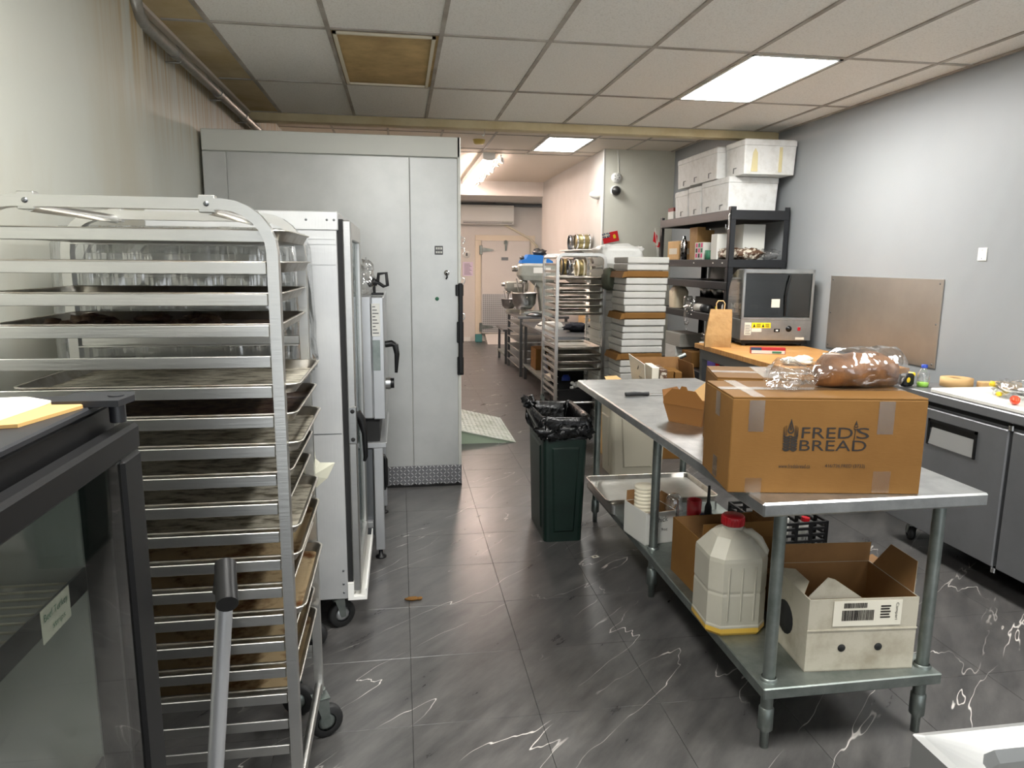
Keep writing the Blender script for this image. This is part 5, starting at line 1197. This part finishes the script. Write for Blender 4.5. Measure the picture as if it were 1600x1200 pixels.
def mixer(label, loc, s):
    t = T('dough_mixer', label, 'mixer', loc, 0, 'planetary mixers')
    def V(*a): return tuple(q*s for q in a)
    m = MB(mixer_m); m.loft([rrect(-.05*s, .34*s, -.16*s, .16*s, 0, .03*s), rrect(-.04*s, .33*s, -.15*s, .15*s, .05*s, .03*s)], True, True); m.build('base', t, True)
    m = MB(mixer_m); m.loft([rrect(.20*s, .36*s, -.10*s, .10*s, .05*s, .03*s), rrect(.16*s, .36*s, -.10*s, .10*s, .34*s, .03*s), rrect(.06*s, .36*s, -.11*s, .11*s, .44*s, .03*s)], True, True); m.build('column', t, True)
    m = MB(mixer_m); m.loft([rrect(-.06*s, .38*s, -.13*s, .13*s, .44*s, .04*s), rrect(-.10*s, .40*s, -.14*s, .14*s, .50*s, .05*s), rrect(-.10*s, .40*s, -.14*s, .14*s, .62*s, .05*s), rrect(-.06*s, .38*s, -.12*s, .12*s, .65*s, .04*s)], True, True); m.build('gear_head', t, True)
    MB(chrome_m).lathe(V(-.14, 0, .58), [(0, -.03*s), (.035*s, -.03*s), (.04*s, .05*s)], 16, 'x').build('hub', t, True)
    MB(chrome_m).lathe(V(-.02, 0, 0), [(.02*s, .44*s), (.05*s, .44*s), (.05*s, .40*s), (.02*s, .38*s), (.015*s, .25*s), (0, .25*s)], 16).build('beater', t, True)
    MB(steel_m).lathe(V(-.01, 0, .07), [(0, 0), (.09*s, .0), (.145*s, .07*s), (.16*s, .20*s), (.168*s, .20*s), (.168*s, .21*s), (.155*s, .21*s), (.14*s, .08*s), (0, .01*s)], 26).build('bowl', t, True)
    m = MB(chrome_m); m.tube([V(-.01, -.17, .23), V(-.01, -.21, .23), V(-.01, -.21, .19), V(-.01, -.17, .19)], .008*s, 8); m.tube([V(-.10, -.1, .3), V(-.13, -.1, .46)], .007*s, 8); m.tube([V(.1, -.1, .3), V(.13, -.1, .46)], .007*s, 8); m.build('bowl_guard', t, True)
    MB(white_p).box(.08*s, .30*s, -.143*s, -.138*s, .53*s, .60*s).build('nameplate', t, True)
    return t
mixer('large grey dough mixer under a blue cover', (1.80, 10.25, .865), 1.14)
mixer('smaller grey mixer behind the large dough mixer', (1.66, 10.85, .865), .72)
t = T('blue_bin_lid', 'blue plastic box resting on the dough mixer', 'box', (1.92, 10.25, 1.607)); m = MB(blue_m); m.prism([(-.20, 0), (.26, 0), (.26, .03), (.10, .115), (-.10, .125), (-.13, .06), (-.19, .045)], -.13, .13); m.build('cover', t, True); MB(can_m).blob((-.17, 0, .07), (.035, .05, .035), .3, 3, 12, 8).build('knob', t, True)
f = MB(can_m); f.blob((0, 0, .05), (.10, .07, .05), .5, 83, 16, 9); f.tube([(-.09, 0, .08), (-.03, 0, .10), (.02, 0, .07)], .02, 8); solo(f, 'power_drill', 'black power tool lying on the blue box', 'tool', (2.02, 10.3, 1.71))
f = MB(steel_d); f.lathe((0, 0, 0), [(0, 0), (.12, 0), (.13, .02), (.05, .05), (0, .055)], 20); f.box(-.2, .0, -.02, .02, .02, .035, .004); solo(f, 'scale', 'flat steel scale pan in front of the mixer', 'scale', (1.90, 9.98, .866))
f = MB(white_p, inkgr_m); f.loft([rrect(-.16, .16, -.14, .14, 0, .03), rrect(-.15, .15, -.13, .13, .03, .03), rrect(-.09, .12, -.10, .10, .08, .03)], True, True); f.use(1).box(-.15, -.10, -.06, .06, .035, .05); solo(f, 'kitchen_scale', 'white kitchen scale on the low steel worktable', 'scale', (1.86, 8.75, .80), .2)
f = MB(cloth_k); f.blob((0, 0, .05), (.16, .12, .055), .45, 91, 24, 12, 1, 3); solo(f, 'dark_cloth', 'dark crumpled cloth on the low steel worktable', 'cloth', (2.12, 8.35, .80))
f = MB(kraft_lt); f.box(-.02, .02, -.25, .25, 0, .30, .003); solo(f, 'cardboard_sheet', 'tan cardboard sheet leaning against the corridor wall', 'cardboard', (2.37, 8.9, .80), .1)
sbox('carton', 'kraft carton under the low steel worktable', 'box', (1.87, 9.25, .22), .25, .35, .28, kraft_m)
t = T('spray_bottle', 'pale spray bottle beside the carton under the worktable', 'bottle', (1.80, 8.75, .22)); MB(M('lavender_plastic', (186, 184, 200), .4)).lathe((0, 0, 0), [(0, 0), (.045, 0), (.045, .15), (.02, .2), (.015, .22)], 18).build('body', t, True); MB(black_m).box(-.05, .02, -.015, .015, .22, .29, .005).build('trigger', t, True)
f = MB(fabric_w); f.blob((0, 0, .04), (.13, .25, .045), .6, 95, 24, 12, 1, 4); solo(f, 'white_rag', 'white tangled rags on the worktable undershelf', 'rag', (1.83, 8.22, .22))
f = MB(apron_m); f.prism([(-.16, 0), (.16, 0), (.12, .14), (.13, .30), (.08, .36), (-.08, .36), (-.13, .28)], -.06, .06, 'y'); solo(f, 'flour_sack', 'pale green sack under the low steel worktable', 'sack', (2.10, 8.9, .22), .3)
for i, (y, x) in enumerate(((7.95, 2.08), (8.12, 2.08))):
    pass
for lb, c, w_, d_, h_ in (('black storage crate on the floor under the corridor rack', (1.80, 7.36, 0), .38, .50, .30), ('black storage crate behind the corridor rack', (1.93, 7.98, .22), .40, .30, .26)):
    t = T('black_tub', lb, 'tub', c); m = MB(black_m); a, b_ = w_/2, d_/2
    m.loft([rrect(-a*.9, a*.9, -b_*.9, b_*.9, 0, .02), rrect(-a, a, -b_, b_, h_, .02), rrect(-a*1.06, a*1.06, -b_*1.04, b_*1.04, h_, .02), rrect(-a*1.06, a*1.06, -b_*1.04, b_*1.04, h_+.02, .02), rrect(-a*.96, a*.96, -b_*.96, b_*.96, h_+.02, .02), rrect(-a*.86, a*.86, -b_*.86, b_*.86, .012, .02)], True, True); m.build('shell', t, True)
f = MB(white_p)
for k in range(16): f.blob((random.uniform(-.12, .12), random.uniform(-.1, .1), random.uniform(.0, .03)), (.022, .022, .018), .3, k, 8, 6)
o = solo(f, 'packing_beads', 'white packing pieces heaped in the black crate under the corridor rack', 'packing', (1.90, 7.30, .31)); o['kind'] = 'stuff'
f = MB(bluecap_m, white_p); f.lathe((0, 0, 0), [(0, 0), (.05, 0), (.05, .10), (.03, .13), (0, .13)], 16); solo(f, 'blue_tub', 'small blue tub among tools behind the corridor rack', 'tub', (1.86, 7.82, .225))
f = MB(ivory_p); f.box(-.09, .09, -.1, .1, 0, .14, .02); solo(f, 'cream_tub', 'cream tub behind the corridor rack', 'tub', (2.22, 7.86, .225))
f = MB(steel_m); f.tube([(0, 0, 0), (.13, 0, .22)], [.035, .012], 10); solo(f, 'steel_scoop', 'steel scoop leaning behind the corridor rack', 'scoop', (2.05, 7.78, .25))
# wall shelf with cans
for z, y0, y1, lb in ((1.80, 9.3, 10.5, 'upper white wall shelf of cans on the corridor wall'), (1.44, 9.3, 10.8, 'lower white wall shelf of cans on the corridor wall')):
    t = T('wall_shelf', lb, 'shelf', (2.5, (y0+y1)/2, z)); MB(white_p).box(2.36, 2.6, y0, y1, z-.015, z, .003).build('board', t)
    for y in (y0+.1, y1-.1): MB(white_p).prism([(2.6, z-.015), (2.4, z-.015), (2.6, z-.14)], y, y+.012, 'y').build('bracket', t)
def can(c, r, h, m1, m2, lb):
    t = T('dough_roller', lb, 'roller', c); MB(m1).lathe((0, 0, r), [(0, -h/2), (r, -h/2), (r, h/2), (0, h/2)], 22, 'x').build('drum', t, True); g = MB(m2)
    for x in (-h/2, 0, h/2): g.lathe((x, 0, r), [(r*.98, -.012), (r*1.06, -.012), (r*1.06, .012), (r*.98, .012)], 22, 'x')
    g.build('band', t, True)
can((2.46, 9.55, 1.80), .10, .17, brass_m, chrome_m, 'brass toned roller on the upper shelf, first from the room')
can((2.46, 9.95, 1.80), .10, .16, chrome_m, steel_d, 'silver coiled roller on the upper shelf')
can((2.46, 9.50, 1.44), .11, .17, brass_m, ivory_p, 'brass roller with cream bands on the lower shelf')
can((2.46, 9.95, 1.44), .11, .17, chrome_m, steel_d, 'silver coiled roller on the lower shelf')
can((2.46, 10.4, 1.44), .12, .18, brass_m, can_m, 'brass and black roller at the far end of the lower shelf')

# back wall: cooler door, air conditioner, pipe
t = T('freezer_door', 'cream cold room door with strap hinges and tread kick plate', 'door', (2.1, 14.58, 0))
MB(frame_m).box(1.52, 1.64, 14.55, 14.599, .12, 2.048, .004).build('door_frame', t); MB(frame_m).box(1.52, 2.75, 14.55, 14.6, 2.05, 2.16, .004).build('door_frame', t); MB(frame_m).box(2.64, 2.75, 14.55, 14.599, .12, 2.048, .004).build('door_frame', t)
MB(wall_c).box(1.645, 2.635, 14.50, 14.56, .17, 2.05, .008).build('door_leaf', t)
m = MB(tread_m); m.box(1.66, 2.62, 14.494, 14.50, .19, .98, .001)
m.build('kick_plate', t)
m = MB(steel_d)
for i in range(24):
    for j in range(20): m.box(1.675+.04*i, 1.695+.04*i, 14.490, 14.494, .21+.039*j, .225+.039*j)
o = m.build('treads', t); o['kind'] = 'stuff'
for z in (1.86, .30):
    m = MB(galv_m); m.box(1.60, 1.66, 14.47, 14.50, z-.09, z+.09, .006); m.prism([(1.66, z-.035), (1.66, z+.05), (1.86, z+.02), (1.90, z), (1.86, z-.02)], 14.475, 14.5); m.build('strap_hinge', t)
m = MB(galv_m); m.box(2.12, 2.15, 14.46, 14.5, 1.85, 2.06, .004); m.box(2.10, 2.17, 14.46, 14.5, 1.98, 2.05, .004); m.build('latch', t)
MB(steel_d).box(2.05, 2.19, 14.494, 14.5, 1.66, 1.72, .002).build('nameplate', t)
t = T('door_ramp', 'short cream ramp at the cold room door', 'ramp', (2.0, 14.3, 0)); MB(wall_c).prism([(14.5, 0), (14.5, .16), (14.05, .012), (14.0, 0)], 1.72, 2.55, 'x').build('ramp_plate', t)
t = T('air_conditioner', 'white wall-mounted air conditioner over the cold room door', 'air conditioner', (1.75, 14.5, 2.4))
m = MB(white_p); m.prism([(14.6, 2.36), (14.38, 2.37), (14.36, 2.44), (14.37, 2.70), (14.40, 2.74), (14.6, 2.75)], 1.22, 2.28, 'x'); m.build('case', t); MB(inkgr_m).box(1.26, 2.24, 14.363, 14.375, 2.385, 2.395).build('air_slot', t); MB(inkgr_m).box(1.26, 2.24, 14.365, 14.377, 2.41, 2.416).build('air_slot', t)
MB(cool_t).box(2.05, 2.26, 14.355, 14.37, 2.40, 2.43, .003).build('badge', t)
m = MB(ivory_p); m.tube([(2.1, 14.55, 2.38), (2.40, 14.50, 2.22), (2.62, 14.46, 2.10), (2.80, 14.56, 1.95), (2.82, 14.57, 1.6)], .02, 8); tag(m.build('drain_hose'), 'cream hose running down from the air conditioner', 'hose')
t = T('wall_pipe', 'dark grey pipe running across the back wall above the air conditioner', 'pipe', (2.2, 14.54, 2.77)); MB(grey_m).cyl((.3, 14.54, 2.755), (3.9, 14.54, 2.755), .03, n=12).build('pipe', t); MB(grey_m).cyl((1.88, 14.54, 2.755), (1.93, 14.54, 2.755), .038, n=12).build('coupling', t)
t = T('paper_notice', 'lilac printed notice taped beside the cold room door', 'notice', (1.37, 14.597, 1.48)); MB(M('lilac_paper', (222, 206, 226), .8)).box(1.27, 1.48, 14.594, 14.598, 1.34, 1.62).build('sheet', t); m = MB(inkgr_m)
for k in range(9): m.box(1.30, 1.45-.02*(k % 3), 14.592, 14.594, 1.37+.026*k, 1.378+.026*k)
m.build('print', t)
t = T('round_sign', 'round white warning sign above the lilac notice', 'sign', (1.35, 14.597, 1.77)); MB(white_p).lathe((1.35, 14.598, 1.77), [(0, -.004), (.075, -.004), (.075, 0)], 22, 'y').build('disc', t); MB(inkgr_m).prism([(1.33, 1.74), (1.37, 1.74), (1.37, 1.79), (1.35, 1.81), (1.33, 1.79)], 14.59, 14.594, 'y').build('symbol', t)
f = MB(M('teal_bucket', (70, 130, 130), .5)); f.box(-.07, .07, -.05, .05, 0, .16, .01); solo(f, 'teal_container', 'small teal container on the floor by the cold room door', 'container', (1.58, 14.46, 0))
# ramp to the walk-in
t = T('cooler_ramp', 'scuffed white tread plate ramp beside the walk-in cooler', 'ramp', (.7, 6.9, 0))
MB(ramp_s).prism([(.43, 0), (1.0, 0), (1.0, .006), (.43, .15)], 6.20, 6.22).build('side_plate', t); MB(ramp_s).prism([(.43, 0), (1.0, 0), (1.0, .006), (.43, .15)], 7.2, 7.22).build('side_plate', t)
m = MB(ramp_m); m.add([(.43, 6.19, .15), (1.02, 6.19, .004), (1.02, 7.23, .004), (.43, 7.23, .15), (.43, 6.19, .142), (1.02, 6.19, .0), (1.02, 7.23, .0), (.43, 7.23, .142)], [(0, 1, 2, 3), (7, 6, 5, 4), (0, 4, 5, 1), (1, 5, 6, 2), (2, 6, 7, 3), (3, 7, 4, 0)]); m.build('deck', t)
m = MB(ramp_m); sl = -.146/.59
for i in range(14):
    for j in range(24):
        cx, cy = .45+.042*i, 6.21+.043*j; a = PI/4 if (i+j) % 2 else -PI/4; d = Vector((math.cos(a), math.sin(a), math.cos(a)*sl))*.018; e = Vector((-math.sin(a), math.cos(a), -math.sin(a)*sl))*.005; c = Vector((cx, cy, .15+(cx-.43)*sl+.0005)); h = Vector((0, 0, .004))
        m.add([c-d, c-e, c+d, c+e, c-d*.5+h, c-e*.4+h, c+d*.5+h, c+e*.4+h], [(4, 5, 6, 7), (0, 1, 5, 4), (1, 2, 6, 5), (2, 3, 7, 6), (3, 0, 4, 7)])
o = m.build('treads', t); o['kind'] = 'stuff'

# ================================================================== SMALL THINGS HIGH UP
t = T('smoke_alarm', 'yellowed smoke alarm on the back ceiling', 'smoke alarm', (.96, 8.75, C2)); MB(yellowed_m).lathe((.96, 8.75, C2), [(0, -.05), (.05, -.05), (.065, -.035), (.075, 0)], 22).build('case', t)
t = T('security_camera', 'black eyed dome security camera on the alcove wall', 'camera', (2.765, 9.1, 2.535)); MB(white_p).lathe((2.765, 9.1, 2.535), [(.062, -.03), (.068, -.015), (.068, 0)], 22, 'y').build('mount', t); MB(can_m).lathe((2.765, 9.07, 2.535), [(0, -.06), (.03, -.055), (.052, -.03), (.06, 0)], 22, 'y').build('dome', t)
t = T('siren', 'white round vented siren above the dome camera', 'siren', (2.77, 9.1, 2.70)); MB(white_p).lathe((2.77, 9.1, 2.70), [(0, -.03), (.05, -.03), (.062, -.015), (.065, 0)], 22, 'y').build('case', t); m = MB(inkgr_m)
for k in range(5): a = 2*PI*k/5; m.box(2.77+.03*math.cos(a)-.007, 2.77+.03*math.cos(a)+.007, 9.066, 9.07, 2.70+.03*math.sin(a)-.004, 2.70+.03*math.sin(a)+.004)
m.build('vent', t); m = MB(white_p); m.tube([(2.80, 9.095, 2.76), (2.79, 9.095, 2.9), (2.775, 9.095, 3.04)], .004, 6); m.build('cable', t)
t = T('motion_sensor', 'white rounded sensor at the corridor wall corner', 'sensor', (2.58, 9.25, 2.50)); MB(white_p).lathe((2.60, 9.3, 2.50), [(.055, 0), (.06, -.03), (.045, -.08), (.02, -.12), (0, -.125)], 18, 'x').build('case', t)
t = T('red_flag', 'small red ensign flag pinned on the alcove wall', 'flag', (2.70, 9.09, 1.95), 0)
def rot(pts, c, a): return [(c[0]+(x-c[0])*math.cos(a)-(z-c[1])*math.sin(a), c[1]+(x-c[0])*math.sin(a)+(z-c[1])*math.cos(a)) for x, z in pts]
fc = (2.715, 1.95); MB(redflag_m).prism(rot([(2.61, 1.885), (2.82, 1.885), (2.82, 2.015), (2.61, 2.015)], fc, .22), 9.085, 9.088).build('cloth', t)
m = MB(navy_m, paper_m, yellow_m); m.prism(rot([(2.61, 1.955), (2.71, 1.955), (2.71, 2.015), (2.61, 2.015)], fc, .22), 9.083, 9.085)
m.use(1).prism(rot([(2.61, 1.979), (2.71, 1.979), (2.71, 1.991), (2.61, 1.991)], fc, .22), 9.0815, 9.083); m.prism(rot([(2.654, 1.955), (2.666, 1.955), (2.666, 2.015), (2.654, 2.015)], fc, .22), 9.0815, 9.083); m.prism(rot([(2.61, 1.955), (2.618, 1.955), (2.71, 2.015), (2.702, 2.015)], fc, .22), 9.0818, 9.083)
m.prism(rot([(2.702, 1.955), (2.71, 1.955), (2.618, 2.015), (2.61, 2.015)], fc, .22), 9.0818, 9.083); m.use(2).prism(rot([(2.75, 1.925), (2.785, 1.925), (2.785, 1.965), (2.768, 1.98), (2.75, 1.965)], fc, .22), 9.083, 9.085); m.build('emblem', t)
t = T('small_flag', 'small drooping red and white flag on the far shelving post', 'flag', (2.90, 7.93, 1.75)); m = MB(redflag_m, paper_m)
for k in range(4): m.use(k % 2).prism([(2.885+.02*k, 1.98-.05*k), (2.925+.02*k, 1.93-.04*k), (2.92+.016*k, 1.84-.02*k), (2.875+.018*k, 1.87-.03*k)], 7.932+.002*k, 7.936+.002*k)
m.build('cloth', t); MB(white_p).cyl((2.94, 7.934, 1.70), (2.89, 7.934, 2.02), .004, n=6).build('stick', t)
f = MB(chrome_m); f.tube([(0, 0, .0), (0, 0, -.03), (-.01, 0, -.06), (-.022, 0, -.05)], .004, 6); solo(f, 'ceiling_hook', 'small wire hook under the yellowed beam', 'hook', (.765, 6.52, 2.775))

# ------------------------------------------------------------------ sink corner in the front
t = T('steel_sink', 'stainless sink corner with a deep basin beside the camera position', 'sink', (1.15, .62, 0))
KZ = .85; x0, x1, y0, y1 = .825, 1.5, .34, .945
m = MB(M('satin_sink', (176, 177, 176), .42, .9))
out = [rrect(x0, x1, y0, y1, KZ-.06, .006, 3), rrect(x0, x1, y0, y1, KZ, .006, 3), rrect(x0+.012, x1-.012, y0+.012, y1-.012, KZ+.004, .006, 3), rrect(x0+.055, x1-.055, y0+.06, y1-.055, KZ, .05, 3), rrect(x0+.062, x1-.062, y0+.067, y1-.062, KZ-.02, .05, 3), rrect(x0+.075, x1-.075, y0+.08, y1-.075, KZ-.28, .05, 3)]
m.loft(out, False, True); m.build('basin', t)
MB(steel_d).box(x0+.004, x1-.004, y0+.004, y1-.004, KZ-.34, KZ-.30).build('underside', t)
m = MB(steel_d); m.box(x0+.002, x0+.006, y0, y1-.002, KZ-.30, KZ-.058); m.box(x0+.002, x1, y1-.006, y1-.002, KZ-.30, KZ-.058); m.box(x0+.002, x1, y0+.002, y0+.006, KZ-.30, KZ-.058); m.box(x1-.006, x1-.002, y0, y1-.002, KZ-.30, KZ-.058); m.build('skirt', t)
for x, y in ((x0+.04, y1-.04), (x1-.04, y1-.04), (x0+.04, y0+.04), (x1-.04, y0+.04)): MB(galv_m).cyl((x, y, 0), (x, y, KZ-.30), .02, n=14).build('leg', t)
